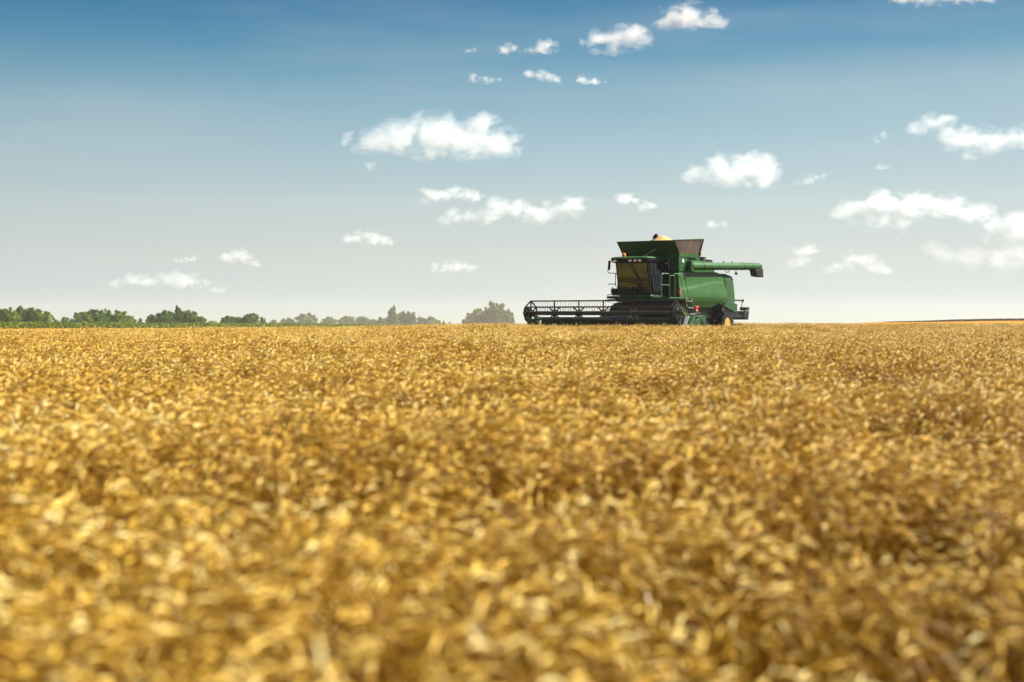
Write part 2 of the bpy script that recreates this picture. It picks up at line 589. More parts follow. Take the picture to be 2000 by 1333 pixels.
def sweep(pts, rads, n, flat=1.0):
    """a tube along pts; returns verts and quads"""
    pts = np.asarray(pts, float)
    m = len(pts)
    T = np.gradient(pts, axis=0)
    T /= np.linalg.norm(T, axis=1)[:, None] + 1e-9
    ref = np.array([0.3, 0.9, 0.1]) if abs(T[0, 1]) < 0.8 else np.array([0.9, 0.1, 0.3])
    A = np.cross(T, ref)
    A /= np.linalg.norm(A, axis=1)[:, None] + 1e-9
    B = np.cross(T, A)
    ang = np.arange(n) * 2 * np.pi / n
    V = (pts[:, None, :] + rads[:, None, None] * (A[:, None, :] * np.cos(ang)[None, :, None] + flat * B[:, None, :] * np.sin(ang)[None, :, None])).reshape(-1, 3)
    F = [(i * n + k, i * n + (k + 1) % n, (i + 1) * n + (k + 1) % n, (i + 1) * n + k) for i in range(m - 1) for k in range(n)]
    return V, F

WIND = 0.35     # the field leans a little this way (azimuth, radians)
def wheat_plant(bx, by, h, detail):
    az = rng.normal(WIND, 1.5)
    ca, sa = math.cos(az), math.sin(az)
    lean = abs(rng.normal(0.10, 0.10))
    end = np.clip(rng.normal(2.15, 0.55), 0.4, 3.0)
    nS = {2: 8, 1: 5, 0: 4}[detail]
    s = np.linspace(0, 1, nS)
    # stem angle from vertical along its length, bending over near the top
    L0 = h * (1.0 if detail == 2 else 0.6)
    base_z = 0.0 if detail == 2 else h * 0.42
    th = lean + (end * 0.62 - lean) * s ** (5 if detail == 2 else 3)
    step = L0 / (nS - 1)
    z = base_z + np.concatenate([[0], np.cumsum(np.cos(th[1:]) * step)])
    r = np.concatenate([[0], np.cumsum(np.sin(th[1:]) * step)])
    pts = np.stack([bx + r * ca, by + r * sa, z], 1)
    parts = []
    V, F = sweep(pts, np.full(nS, 0.0021 if detail == 2 else 0.0026), 3)
    parts.append((V, F, 0))
    nE = {2: 9, 1: 6, 0: 4}[detail]
    le = rng.uniform(0.050, 0.074)
    e = np.linspace(0, 1, nE)
    the = end * 0.62 + (end - end * 0.62) * e
    st = le / (nE - 1)
    ze = pts[-1, 2] + np.concatenate([[0], np.cumsum(np.cos(the[1:]) * st)])
    re = r[-1] + np.concatenate([[0], np.cumsum(np.sin(the[1:]) * st)])
    sw = rng.normal(0, 0.25)
    pe = np.stack([bx + re * ca - sa * sw * e * le, by + re * sa + ca * sw * e * le, ze], 1)
    prof = np.interp(e, [0, 0.12, 0.5, 0.8, 1], [0.45, 1.0, 1.0, 0.75, 0.15])
    rad = 0.0050 * rng.uniform(0.85, 1.2) * prof * (1 + (0.16 * (-1) ** np.arange(nE) if detail == 2 else 0))
    V, F = sweep(pe, rad * (1.0 if detail else 1.15), {2: 6, 1: 4, 0: 3}[detail], 0.8)
    parts.append((V, F, 1))
    if detail == 2 and rng.random() < 0.30 or detail == 1 and rng.random() < 0.06:
        # a dry leaf ribbon hanging from the stem
        i = max(1, int(nS * rng.uniform(0.3, 0.62)))
        p0 = pts[min(i, nS - 1)]
        a2 = rng.uniform(0, 2 * np.pi)
        ll = rng.uniform(0.10, 0.2)
        q = np.linspace(0, 1, 4)
        lx = p0[0] + np.cos(a2) * ll * 0.8 * q
        ly = p0[1] + np.sin(a2) * ll * 0.8 * q
        lz = p0[2] + ll * (0.5 * q - 1.1 * q * q)
        w = 0.006 * np.array([0.6, 1, 0.8, 0.1])
        sx, sy = -np.sin(a2) * w, np.cos(a2) * w
        V = np.concatenate([np.stack([lx + sx, ly + sy, lz], 1), np.stack([lx - sx, ly - sy, lz + 0.004], 1)])
        parts.append((V, [(j, j + 1, 5 + j, 4 + j) for j in range(3)], 0))
    return parts

def wheat_piece(size, count, detail, round_=False):
    V, F, MI = [], [], []
    k = 0
    zs = rng.uniform(0, 50)
    for _ in range(count):
        if round_:
            a, rr = rng.uniform(0, 2 * np.pi), size * math.sqrt(rng.random())
            bx, by = rr * math.cos(a), rr * math.sin(a)
        else:
            bx, by = rng.uniform(-size / 2, size / 2, 2)
        h = float(np.clip(rng.normal(0.76, 0.040), 0.6, 0.88))
        if not round_:
            h += 0.10 * mnoise.noise(Vector((bx * 3.4, by * 3.4, count * 0.1 + zs)))
        for (v, f, m) in wheat_plant(bx, by, h, detail):
            V.append(v)
            F += [tuple(a + k for a in q) for q in f]
            MI += [m] * len(f)
            k += len(v)
    return np.concatenate(V), F, MI

N_CL, N_PA, N_FA = 16, 9, 8
lib = [wheat_piece(0.11, 15, 2, True) for _ in range(N_CL)]
lib += [wheat_piece(0.55, 235, 1) for _ in range(N_PA)]
lib += [wheat_piece(1.10, 680, 0) for _ in range(N_FA)]

# combine position, needed here so the crop stands clear of it
CO = np.array([6.59, 67.6])
CA = R(33)
E1 = np.array([math.cos(CA), -math.sin(CA)])
E2 = np.array([math.sin(CA), math.cos(CA)])

HOLLOWS = [(0.30, 3.50, 0.50, 0.20), (0.76, 3.38, 0.42, 0.17), (1.15, 4.6, 0.55, 0.18), (-0.52, 2.62, 0.36, 0.17), (1.62, 4.95, 0.5, 0.16),
           (-1.0, 3.2, 0.35, 0.13), (-0.92, 8.4, 0.75, 0.12), (0.98, 2.62, 0.32, 0.16), (0.12, 2.25, 0.25, 0.12), (-2.0, 12.0, 0.8, 0.12),
           (0.55, 5.6, 0.5, 0.15), (-1.7, 5.2, 0.5, 0.15), (-0.2, 4.9, 0.4, 0.12), (1.1, 9.5, 0.7, 0.13)]
def canopy(x, y):
    """slow change of crop height: lodged hollows and wind rows"""
    h = 0.085 * mnoise.noise(Vector((x * 0.55, y * 0.55, 1.7))) + 0.10 * mnoise.noise(Vector((x * 1.6, y * 1.6, 7.1)))
    d = mnoise.noise(Vector((x * 0.75 + 4, y * 0.45, 3.3)))
    if d > 0.12:
        h -= min(0.20, (d - 0.12) * 0.9)
    # the crop stands in rounded tussocks with sunken seams between them
    dd, _ = mnoise.voronoi(Vector((x * 1.7 + 0.6 * mnoise.noise(Vector((x, y, 0.0))), y * 1.3, 0.5)))
    seam = max(0.0, dd[1] - dd[0])
    h += 0.05 - 0.20 * math.exp(-seam / 0.16)
    gap = 0.50 * math.exp(-seam / 0.10)
    for hx, hy, hr, hd in HOLLOWS:
        q = ((x - hx) ** 2 + ((y - hy) * 0.8) ** 2) / (hr * hr * 0.55)
        if q < 6:
            h -= 1.6 * hd * math.exp(-q)
            gap = max(gap, 0.86 * math.exp(-q * q * 1.1))
    return h, gap

def in_cut(x, y):
    """the swath the combine has already taken, and the header itself"""
    d = np.array([x, y]) - CO
    p, q = float(d @ E1), float(d @ E2)
    return -4.35 < p < 4.55 and -5.55 < q < 24

P, RT, SC, VR = [], [], [], []
def put(x, y, piece0, npiece, zoff, tilt, s):
    P.append((x, y, zoff))
    RT.append((rng.normal(0, tilt), rng.normal(0, tilt), rng.uniform(0, 2 * np.pi)))
    SC.append((s * rng.uniform(0.94, 1.06), s * rng.uniform(0.94, 1.06), s * rng.uniform(0.96, 1.05)))
    VR.append(piece0 + rng.integers(npiece))
Y_NEAR, Y_MID, Y_END = 27.0, 42.0, 110.0
st = 0.152
y = -3.0
while y < Y_NEAR:
    hw = 0.42 * max(y, 0) + 4.5
    x = -hw
    while x < hw:
        xx, yy = x + rng.uniform(-0.5, 0.5) * st, y + rng.uniform(-0.5, 0.5) * st
        x += st
        if xx * xx + yy * yy < 0.9:
            continue        # where the photographer stands
        c, gap = canopy(xx, yy)
        if rng.random() < gap * (1.0 if yy < 9 else 0.7):
            continue        # sparse, fallen or eaten out: one looks down into the shade between the stems
        P.append((xx, yy, 0.0))
        RT.append((rng.normal(0, 0.07), rng.normal(0, 0.07), rng.normal(0, 0.5)))
        s = 1.0 + c / 0.76
        SC.append((1.0, 1.0, s * rng.uniform(0.95, 1.05)))
        VR.append(rng.integers(N_CL))
    y += st
st = 0.5
y = Y_NEAR + 0.1
while y < Y_MID:
    hw = 0.42 * y + 5
    x = -hw
    while x < hw:
        xx, yy = x + rng.uniform(-0.12, 0.12), y + rng.uniform(-0.12, 0.12)
        c = canopy(xx, yy)[0]
        put(xx, yy, N_CL, N_PA, float(ground_z([xx], [yy])[0]) + 0.9 * c, 0.035, 1.0)
        x += st
    y += st
st = 1.0
y = Y_MID + 0.2
while y < Y_END:
    hw = 0.43 * y + 5
    x = -hw
    while x < hw:
        xx, yy = x + rng.uniform(-0.15, 0.15), y + rng.uniform(-0.15, 0.15)
        x += st
        if in_cut(xx, yy):
            continue
        put(xx, yy, N_CL + N_PA, N_FA, float(ground_z([xx], [yy])[0]) + 0.8 * canopy(xx, yy)[0], 0.02, 1.0)
    y += st
wheat = scatter('wheat_field', lib, P, np.array(RT), np.array(SC), np.array(VR), [M['straw'], M['ear']])
tag(wheat, 'ripe golden wheat covering the whole field up to the header', 'wheat', kind='stuff')

# leafy green crop strip at the left edge, far beyond the wheat
def leaf_piece(size, count, hgt, ls, stems=True):
    V, F, MI = [], [], []
    k = 0
    for _ in range(count):
        c = np.array([rng.uniform(-size / 2, size / 2), rng.uniform(-size / 2, size / 2), hgt * (1 - rng.random() ** 1.6 * 0.95) * rng.uniform(0.75, 1.08)])
        n = rng.normal(0, 1, 3)
        n[2] = abs(n[2]) + 0.3
        n /= np.linalg.norm(n)
        a = np.cross(n, [0.3, 0.2, 1.0])
        a /= np.linalg.norm(a)
        b = np.cross(n, a)
        s = ls * rng.uniform(0.6, 1.25)
        droop = np.array([0, 0, -0.35 * s])
        V += [c - a * s, c - b * s * 0.62, c + a * s + droop, c + b * s * 0.62]
        F.append((k, k + 1, k + 2, k + 3))
        MI.append(0)
        k += 4
    return np.array(V), F, MI

A0, B0 = np.array([-112.0, 150.0]), np.array([-38.0, 640.0])
dv = (B0 - A0) / np.linalg.norm(B0 - A0)
nv = np.array([-dv[1], dv[0]])
P, RT, SC, VR = [], [], [], []
LN = np.linalg.norm(B0 - A0)
t = 0.0
while t < LN:
    w = 0.0
    while w < 26:
        q = A0 + dv * (t + rng.uniform(-0.3, 0.3)) + nv * (w + rng.uniform(-0.3, 0.3))
        z = float(ground_z([q[0]], [q[1]])[0])
        P.append((q[0], q[1], z))
        RT.append((0, 0, rng.uniform(0, 6.28)))
        s = rng.uniform(0.9, 1.15)
        SC.append((1, 1, s))
        VR.append(rng.integers(6))
        w += 1.3
    t += 1.3
crop = scatter('leafy_crop', [leaf_piece(1.6, 95, 1.1, 0.19) for _ in range(6)], P, np.array(RT), np.array(SC), np.array(VR), [M['crop_leaf']])
tag(crop, 'low strip of leafy green crop along the left edge of the wheat', 'crop', kind='stuff')

P, RT, SC, VR = [], [], [], []
for _ in range(5200):
    u, yy = rng.uniform(0.265, 0.47), rng.uniform(262, 330)
    xx = u * yy
    P.append((xx, yy, float(ground_z([xx], [yy])[0])))
    RT.append((0, 0, rng.uniform(0, 6.28)))
    s = rng.uniform(0.7, 1.15) * min(1.0, 0.15 + (u - 0.265) / 0.06)
    SC.append((1.2, 1.2, s))
    VR.append(rng.integers(4))
dry = scatter('dry_crop', [leaf_piece(1.6, 60, 0.27, 0.09) for _ in range(4)], P, np.array(RT), np.array(SC), np.array(VR), [M['dry_crop']])
tag(dry, 'dark brown dry crop along the right hand skyline', 'crop', kind='stuff')

# ------------------------------------------------------------------ combine harvester
# local frame: x across the machine (towards its unloading auger), y towards its tail, z up
cmb = empty('combine_harvester', (float(CO[0]), float(CO[1]), 0.0), -CA)
tag(cmb, 'large green combine harvester with a wide front reel cutting the wheat field', 'combine harvester')

# --- grain tank body
b = MB()
b.box(-1.46, 1.46, 0.0, 4.55, 1.75, 3.28)
b.box(-1.49, 1.49, -0.02, 0.93, 3.28, 3.98)
b.box(-1.44, 1.22, 0.93, 2.22, 3.28, 3.98)
tank = b.build('grain_tank', M['green'], cmb, bevel=0.03)
b = MB(); b.box(-1.45, 1.505, -0.035, 2.20, 3.965, 4.06)
b.build('tank_rim', M['green'], tank, bevel=0.015)
b = MB(); b.box(1.492, 1.52, 0.30, 0.46, 3.70, 3.86)
b.build('marker_lamp', M['lamp'], tank, bevel=0.01)
# recess between the tank's forward shoulder and the engine deck, dark ducts behind the auger
b = MB()
b.box(-1.3, 1.15, 2.24, 4.6, 3.28, 3.86)
b.box(-1.2, 1.0, 2.30, 4.0, 3.86, 4.02)
engine = b.build('engine_deck', M['green_dusty'], cmb, bevel=0.03)
b = MB()
b.box(0.2, 1.18, 2.45, 2.95, 4.02, 4.10)
b.box(0.3, 1.12, 3.30, 3.75, 4.02, 4.08)
b.box(0.6, 1.10, 3.95, 4.50, 3.86, 3.97)
b.tube([(1.0, 4.75, 3.28), (1.0, 4.75, 3.78)], 0.09, 10)
b.bar((1.16, 2.3, 3.60), (1.16, 4.6, 3.55), 0.05, 0.10)
b.build('engine_vents', M['black'], engine)
b = MB()
b.tube([(0.8, 3.2, 4.02), (0.8, 3.2, 4.16), (0.8, 3.55, 4.22)], 0.022, 6)
b.ball((0.8, 3.62, 4.24), 0.11, 0.05, 0.11)
b.build('work_light', M['black'], engine)

# --- tank extension: four leaning sheets round the heap
ext = empty('tank_extension', (0, 0, 0)); ext.parent = cmb
b = MB()
b.slab([(-1.47, 0.0, 4.02), (1.50, 0.0, 4.02), (1.63, -0.78, 4.69), (-1.49, -0.62, 4.70)], (0, 0.02, 0.022))
b.tube([(-1.49, -0.63, 4.71), (1.64, -0.79, 4.70)], 0.018, 6)
b.tube([(1.50, -0.0, 4.02), (1.64, -0.79, 4.70)], 0.018, 6)
b.bar((0.0, 0.0, 4.03), (0.06, -0.72, 4.70), 0.02, 0.02)
tag(b.build('front_sheet', M['green'], ext), 'green front sheet leaning out over the cab roof')
b = MB()
b.slab([(1.50, 0.02, 4.155), (1.50, 2.08, 4.155), (1.66, 2.26, 4.88), (1.64, -0.76, 4.70)], (-0.02, 0, 0.005))
tag(b.build('side_sheet', M['brown_sheet'], ext), 'dark brown streaked side sheet')
b = MB()
b.slab([(1.51, -0.0, 4.02), (1.51, 2.12, 4.02), (1.52, 2.12, 4.155), (1.515, -0.02, 4.155)], (-0.025, 0, 0))
b.tube([(1.665, 2.27, 4.89), (1.645, -0.77, 4.715)], 0.02, 6)
b.tube([(1.51, 2.10, 4.03), (1.67, 2.28, 4.88)], 0.03, 6)
b.build('side_frame', M['green_dusty'], ext)
b = MB()
b.slab([(1.48, 2.12, 4.02), (-1.45, 2.12, 4.02), (-1.50, 2.45, 4.78), (1.63, 2.30, 4.86)], (0, -0.02, 0.01))
b.build('rear_sheet', M['brown_sheet'], ext)
b = MB()
b.slab([(-1.47, 2.12, 4.02), (-1.47, 0.0, 4.02), (-1.50, -0.60, 4.69), (-1.52, 2.43, 4.77)], (0.02, 0, 0.01))
b.build('far_side_sheet', M['green'], ext)
b = MB()
b.tube([(-0.22, 0.9, 4.35), (-0.22, 0.9, 4.98)], 0.10, 10)
b.hexa([(-0.36, 0.82, 4.93), (-0.10, 0.82, 4.98), (-0.10, 1.0, 4.98), (-0.36, 1.0, 4.93)],
       [(-0.24, 0.86, 5.12), (-0.14, 0.86, 5.14), (-0.14, 0.97, 5.14), (-0.24, 0.97, 5.12)])
b.build('filling_auger', M['black'], cmb)

# --- cab
cab = empty('cab', (0, 0, 0)); cab.parent = cmb
b = MB()
# floor, rear wall, pillars
b.hexa([(-0.78, -1.66, 2.16), (0.86, -1.66, 2.16), (0.92, -0.03, 2.16), (-0.82, -0.03, 2.16)],
       [(-0.78, -1.66, 2.24), (0.86, -1.66, 2.24), (0.92, -0.03, 2.24), (-0.82, -0.03, 2.24)])
b.box(-0.82, 0.94, -0.42, -0.03, 2.24, 3.70)
for a, c in (((-0.78, -1.64, 2.2), (-0.80, -1.92, 3.68)), ((0.86, -1.64, 2.2), (0.82, -1.92, 3.68)), ((0.93, -0.85, 2.2), (0.92, -0.75, 3.68)), ((-0.82, -0.85, 2.2), (-0.82, -0.75, 3.68))):
    b.bar(a, c, 0.07, 0.07)
b.bar((-0.78, -1.65, 2.23), (0.86, -1.65, 2.23), 0.07, 0.07)
b.build('cab_frame', M['black'], cab, bevel=0.01)
b = MB()
b.box(-0.76, -0.70, -1.60, -0.45, 2.24, 3.66)
b.hexa([(-0.765, -1.665, 2.25), (-0.66, -1.665, 2.25), (-0.66, -1.60, 2.25), (-0.765, -1.60, 2.25)],
       [(-0.785, -1.945, 3.66), (-0.66, -1.945, 3.66), (-0.66, -1.88, 3.66), (-0.785, -1.88, 3.66)])
b.build('cab_lining', M['trim'], cab)
b = MB()
b.slab([(-0.75, -1.68, 2.26), (0.83, -1.68, 2.26), (0.79, -1.955, 3.64), (-0.77, -1.955, 3.64)], (0, 0.008, 0))
b.build('windscreen', M['windscreen'], cab)
b = MB()
b.slab([(0.93, -1.56, 2.28), (0.955, -0.90, 2.28), (0.945, -0.80, 3.64), (0.87, -1.84, 3.64)], (0.008, 0, 0))
door = b.build('side_window', M['glass'], cab)
b = MB()
b.tube([(0.96, -1.72, 3.45), (1.03, -1.70, 3.45), (1.05, -1.68, 3.1), (0.99, -1.60, 2.95)], 0.018, 6)
b.tube([(0.99, -1.66, 3.3), (1.05, -1.66, 3.3)], 0.015, 6)
b.build('grab_handle', M['black'], door)
b = MB()
b.slab([(-0.80, -0.92, 2.28), (-0.80, -1.56, 2.28), (-0.82, -1.84, 3.64), (-0.83, -0.80, 3.64)], (-0.008, 0, 0))
b.build('far_side_window', M['glass'], cab)
# roof: rounded shell with a dark brow that carries the lamps
def ring(z, inset, yf):
    pts = []
    x0, x1, y1 = -1.0 + inset, 1.0 - inset, -0.06
    r = 0.22
    for cx_, cy_, a0 in ((x1 - r, yf + r, -90), (x1 - r, y1 - 0.05, 0), (x0 + r, y1 - 0.05, 90), (x0 + r, yf + r, 180)):
        for k in range(6):
            a = R(a0 + 90 * k / 5)
            rr = r if cy_ < -1 else 0.05
            pts.append((cx_ + r * math.cos(a), cy_ + rr * math.sin(a), z))
    return pts
def loft(rings):
    b = MB()
    n = len(rings[0])
    vs = [p for rg in rings for p in rg]
    fs = [tuple(range(n))[::-1]] + [tuple((len(rings) - 1) * n + k for k in range(n))]
    for i in range(len(rings) - 1):
        fs += [(i * n + k, i * n + (k + 1) % n, (i + 1) * n + (k + 1) % n, (i + 1) * n + k) for k in range(n)]
    return b.add(vs, fs)
b = loft([ring(3.83, 0.03, -2.26), ring(3.87, 0.0, -2.29), ring(3.91, 0.03, -2.24), ring(3.945, 0.16, -2.05), ring(3.955, 0.4, -1.7)])
roof = b.build('cab_roof', M['green_dusty'], cab, smooth=60)
b = loft([ring(3.66, 0.08, -2.10), ring(3.72, 0.02, -2.26), ring(3.826, 0.02, -2.27)])
brow = b.build('roof_brow', M['black'], cab, smooth=50)
for x in (-0.86, -0.70, 0.10, 0.36, 0.60):
    b = MB()
    b.ball((x, -2.255 if abs(x) < 0.8 else -2.20, 3.745), 0.10, 0.05, 0.062, 14, 8)
    b.build('roof_lamp', M['lamp'], brow)
b = MB()
b.tube([(-0.50, -1.75, 3.945), (-0.50, -1.75, 3.985)], 0.055, 12)
b.tube([(-0.50, -1.75, 3.96), (-0.50, -1.75, 4.06), (-0.50, -1.75, 4.11), (-0.50, -1.75, 4.13)], [0.095, 0.095, 0.07, 0.02], 14)
b.build('beacon', M['orange'], roof)
b = MB(); b.tube([(0.14, -1.05, 3.95), (0.76, -1.0, 4.32)], 0.011, 6)
b.build('antenna', M['white'], roof)
# inside
b = MB()
b.box(-0.22, 0.28, -1.0, -0.52, 2.55, 2.72)
b.hexa([(-0.22, -0.62, 2.72), (0.28, -0.62, 2.72), (0.28, -0.48, 2.72), (-0.22, -0.48, 2.72)], [(-0.18, -0.52, 3.35), (0.24, -0.52, 3.35), (0.24, -0.42, 3.35), (-0.18, -0.42, 3.35)])
b.box(-0.10, 0.16, -0.95, -0.6, 2.24, 2.55)
b.build('driver_seat', M['seat'], cab, bevel=0.03)
b = MB()
b.tube([(0.03, -1.52, 2.24), (0.03, -1.36, 2.88)], 0.05, 8)
b.tube([(0.03 + 0.2 * math.cos(k * math.pi / 8), -1.36 + 0.08 * math.sin(k * math.pi / 8), 2.90 + 0.17 * math.sin(k * math.pi / 8)) for k in range(16)], 0.016, 6, closed=True)
b.build('steering_wheel', M['black'], cab)
b = MB()
b.box(0.50, 0.74, -1.52, -1.48, 2.28, 2.60)
b.build('paper_sheet', M['white'], cab)
b = MB()
for a, c in (((0.0, -1.965, 3.60), (0.52, -1.775, 2.62)), ((-0.24, -1.955, 3.60), (0.30, -1.83, 2.98))):
    b.tube([a, c], 0.016, 6)
b.tube([(-0.62, -1.80, 2.86), (-0.25, -1.77, 2.77), (0.30, -1.765, 2.66), (0.58, -1.76, 2.62)], 0.028, 6)
b.build('wiper', M['black'], cab)
b = MB()
b.hexa([(-0.72, -1.72, 1.90), (0.95, -1.72, 1.90), (0.95, -0.1, 1.90), (-0.72, -0.1, 1.90)],
       [(-0.74, -1.78, 2.165), (0.92, -1.78, 2.165), (0.92, -0.1, 2.165), (-0.74, -0.1, 2.165)])
b.build('cab_apron', M['green'], cab, bevel=0.03)

# mirrors
for sx, pts, mx, my, mz in ((-1, [(-1.10, -0.8, 3.0), (-1.46, -0.8, 3.22), (-1.86, -0.8, 3.24), (-1.89, -0.8, 3.38)], -1.83, -0.80, 3.60),
                            (1, [(0.93, -0.9, 3.55), (1.12, -0.7, 3.62)], 1.17, -0.66, 3.58)):
    b = MB(); b.tube(pts, 0.02, 6)
    arm = b.build('mirror', M['black'], cmb)
    b = MB()
    w = 0.055 if sx < 0 else 0.11
    b.hexa([(mx - w, my - 0.03, mz - 0.22), (mx + w, my - 0.03, mz - 0.22), (mx + w, my + 0.05, mz - 0.22), (mx - w, my + 0.05, mz - 0.22)],
           [(mx - w + 0.04 * (sx < 0), my - 0.03, mz + 0.23), (mx + w + 0.03 * (sx < 0), my - 0.03, mz + 0.23), (mx + w + 0.03 * (sx < 0), my + 0.05, mz + 0.23), (mx - w + 0.04 * (sx < 0), my + 0.05, mz + 0.23)])
    b.build('mirror_head', M['black'], arm, bevel=0.02)
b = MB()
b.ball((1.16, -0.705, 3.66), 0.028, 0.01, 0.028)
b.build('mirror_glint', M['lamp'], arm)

# far side of the cab: body corner, service boxes and small steps seen against the sky
b = MB()
b.hexa([(-1.62, -0.40, 2.5), (-0.95, -0.40, 2.5), (-0.95, -0.05, 2.5), (-1.62, -0.05, 2.5)], [(-1.48, -0.36, 3.20), (-0.95, -0.36, 3.20), (-0.95, -0.05, 3.20), (-1.48, -0.05, 3.20)])
b.box(-1.70, -0.85, -0.75, -0.10, 2.16, 2.50)
b.box(-1.92, -0.86, -0.85, -0.05, 2.02, 2.12)
b.box(-1.45, -0.75, -0.7, 0.0, 1.85, 2.02)
b.build('service_box', M['green'], cmb, bevel=0.02)
b = MB()
b.box(-1.68, -1.35, -0.86, -0.74, 2.28, 2.46)
b.tube([(-1.20, -0.6, 2.55), (-1.46, -0.8, 2.62), (-1.46, -0.8, 3.22)], 0.02, 6)
b.tube([(-1.46, -0.8, 2.71), (-1.88, -0.8, 2.71)], 0.02, 6)
b.tube([(-1.12, -1.2, 2.5), (-1.14, -1.2, 3.55), (-1.02, -1.2, 3.62)], 0.016, 6)
b.tube([(-1.9, -0.85, 2.18), (-1.6, -0.85, 2.24)], 0.02, 6)
b.tube([(-2.05, -0.8, 1.92), (-1.4, -0.8, 1.98)], 0.045, 6)
b.build('step_rail', M['black'], cmb)
b = MB(); b.box(-1.66, -1.52, -0.865, -0.855, 2.46, 2.54); b.box(-1.9, -1.5, -0.87, -0.1, 2.125, 2.14)
b.slab([(-1.9, -0.86, 1.86), (-1.55, -0.86, 1.90), (-1.40, -0.86, 2.0), (-1.62, -0.86, 2.0)], (0, 0.1, 0))
b.build('light_bracket', M['white'], cmb)

# --- side panel (bulged), rear hood, chopper skirt
def panel_grid(ylo, yhi, prof_z, xfun, zlo, zhi, ny_=28, nz_=16, inward=-0.05):
    b = MB()
    vs, fs = [], []
    for j in range(nz_ + 1):
        for i in range(ny_ + 1):
            fy, fz = i / ny_, j / nz_
            yb = ylo(fz) + (yhi(fz) - ylo(fz)) * fy
            z0, z1 = zlo(yb), zhi(yb)
            z = z0 + (z1 - z0) * fz
            vs.append((xfun(yb, z), yb, z))
    w = ny_ + 1
    for j in range(nz_):
        for i in range(ny_):
            fs.append((j * w + i, j * w + i + 1, (j + 1) * w + i + 1, (j + 1) * w + i))
    n0 = len(vs)
    vs2 = [(x + inward, y, z) for x, y, z in vs]
    edge = [i for i in range(w)] + [j * w + w - 1 for j in range(1, nz_ + 1)] + [nz_ * w + i for i in range(w - 2, -1, -1)] + [j * w for j in range(nz_ - 1, 0, -1)]
    fs2 = [tuple(n0 + a for a in f[::-1]) for f in fs]
    ef = [(edge[k], n0 + edge[k], n0 + edge[(k + 1) % len(edge)], edge[(k + 1) % len(edge)]) for k in range(len(edge))]
    return b.add(vs + vs2, fs + fs2 + ef)
sst = lambda a, c, x: (lambda t: t * t * (3 - 2 * t))(min(1, max(0, (x - a) / (c - a))))
def px_side(y, z):
    x = 1.50
    x += 0.085 * math.exp(-((z - 2.15) / 0.42) ** 2)
    x -= 0.20 * sst(3.05, 3.36, z) ** 2
    crease = 2.48 + 0.38 * sst(0.0, 4.6, y)
    x -= 0.035 * sst(crease - 0.05, crease + 0.05, z)
    x -= 0.09 * sst(2.0, 1.55, z) if z < 2.0 else 0
    x -= 0.03 * sst(4.7, 5.35, y)
    return x
def z_bot(y):
    z = 1.62
    z += 0.22 * sst(3.75, 4.5, y)
    return z
side = panel_grid(lambda f: 0.0, lambda f: 4.82 + 0.56 * (1 - f) ** 0.7 - 0.12 * sst(0.9, 1.0, f), None, px_side, z_bot, lambda y: 3.25 + 0.10 * sst(0, 4.6, y), 40, 26).build('side_panel', M['green_dusty'], cmb, smooth=50)
b = MB()
b.tube([(1.585, y, 2.05) for y in np.linspace(0.9, 5.2, 12)], 0.008, 4)
b.tube([(1.462, 0.9, 3.16), (1.465, 4.1, 3.22), (1.465, 4.32, 3.15), (1.475, 4.34, 2.92), (1.48, 4.2, 2.84)], 0.009, 4)
b.build('panel_seam', M['black'], side)
b = MB()
rings = []
def hood_ring(z):
    t = (z - 1.85) / (3.30 - 1.85)
    yr = 6.70 - 0.34 * t ** 1.5 - 0.5 * sst(0.93, 1.0, t)
    xr = 1.44 - 0.16 * sst(0.85, 1.0, t)
    pts = [(-xr, 4.5, z), (xr, 4.5, z), (xr, 5.35, z)]
    for k in range(7):
        a = R(90 * k / 6)
        pts.append((xr - 0.35 * (1 - math.cos(a)) * 1.0, yr - 0.28 + 0.28 * math.sin(a), z))
    pts += [(-x, y, zz) for x, y, zz in reversed(pts[3:])]
    return pts
b = loft([hood_ring(z) for z in np.linspace(1.85, 3.30, 14)])
hood = b.build('rear_hood', M['green'], cmb, smooth=50)
b = MB(); b.tube([(1.45, 5.40, 1.9), (1.45, 5.38, 2.3), (1.45, 5.24, 2.9), (1.43, 5.02, 3.2)], 0.012, 5)
b.build('hood_seam', M['black'], hood)
b = MB()
b.slab([(1.50, 4.50, 1.80), (1.50, 6.62, 1.30), (1.50, 6.64, 1.78), (1.50, 5.12, 1.98)], (-0.05, 0, 0))
b.slab([(-1.50, 4.50, 1.80), (-1.50, 6.62, 1.30), (-1.50, 6.64, 1.78), (-1.50, 5.12, 1.98)], (0.05, 0, 0))
b.slab([(-1.45, 6.60, 1.34), (1.45, 6.60, 1.34), (1.45, 6.60, 1.80), (-1.45, 6.60, 1.80)], (0, 0.05, 0))
b.slab([(-1.45, 5.14, 1.95), (1.45, 5.14, 1.95), (1.45, 6.6, 1.77), (-1.45, 6.6, 1.77)], (0, 0, -0.04))
skirt = b.build('chopper_skirt', M['green'], cmb, bevel=0.01)
b = MB(); b.lathe_x((1.47, 5.0, 1.83), [(0, 0.10), (0.07, 0.10), (0.085, 0.06)], 20)
b.build('hub_cap', M['black'], skirt)
b = MB()
for k in range(60):
    yk = 4.9 + 1.75 * k / 59
    zk = 1.74 - (yk - 4.5) * 0.225
    b.bar((1.42 + 0.05 * rng.random(), yk, zk), (1.42 + 0.04 * rng.normal(), yk + 0.05 * rng.normal(), zk - 0.14 - 0.16 * rng.random()), 0.02)
b.build('hanging_straw', M['trim'], skirt)
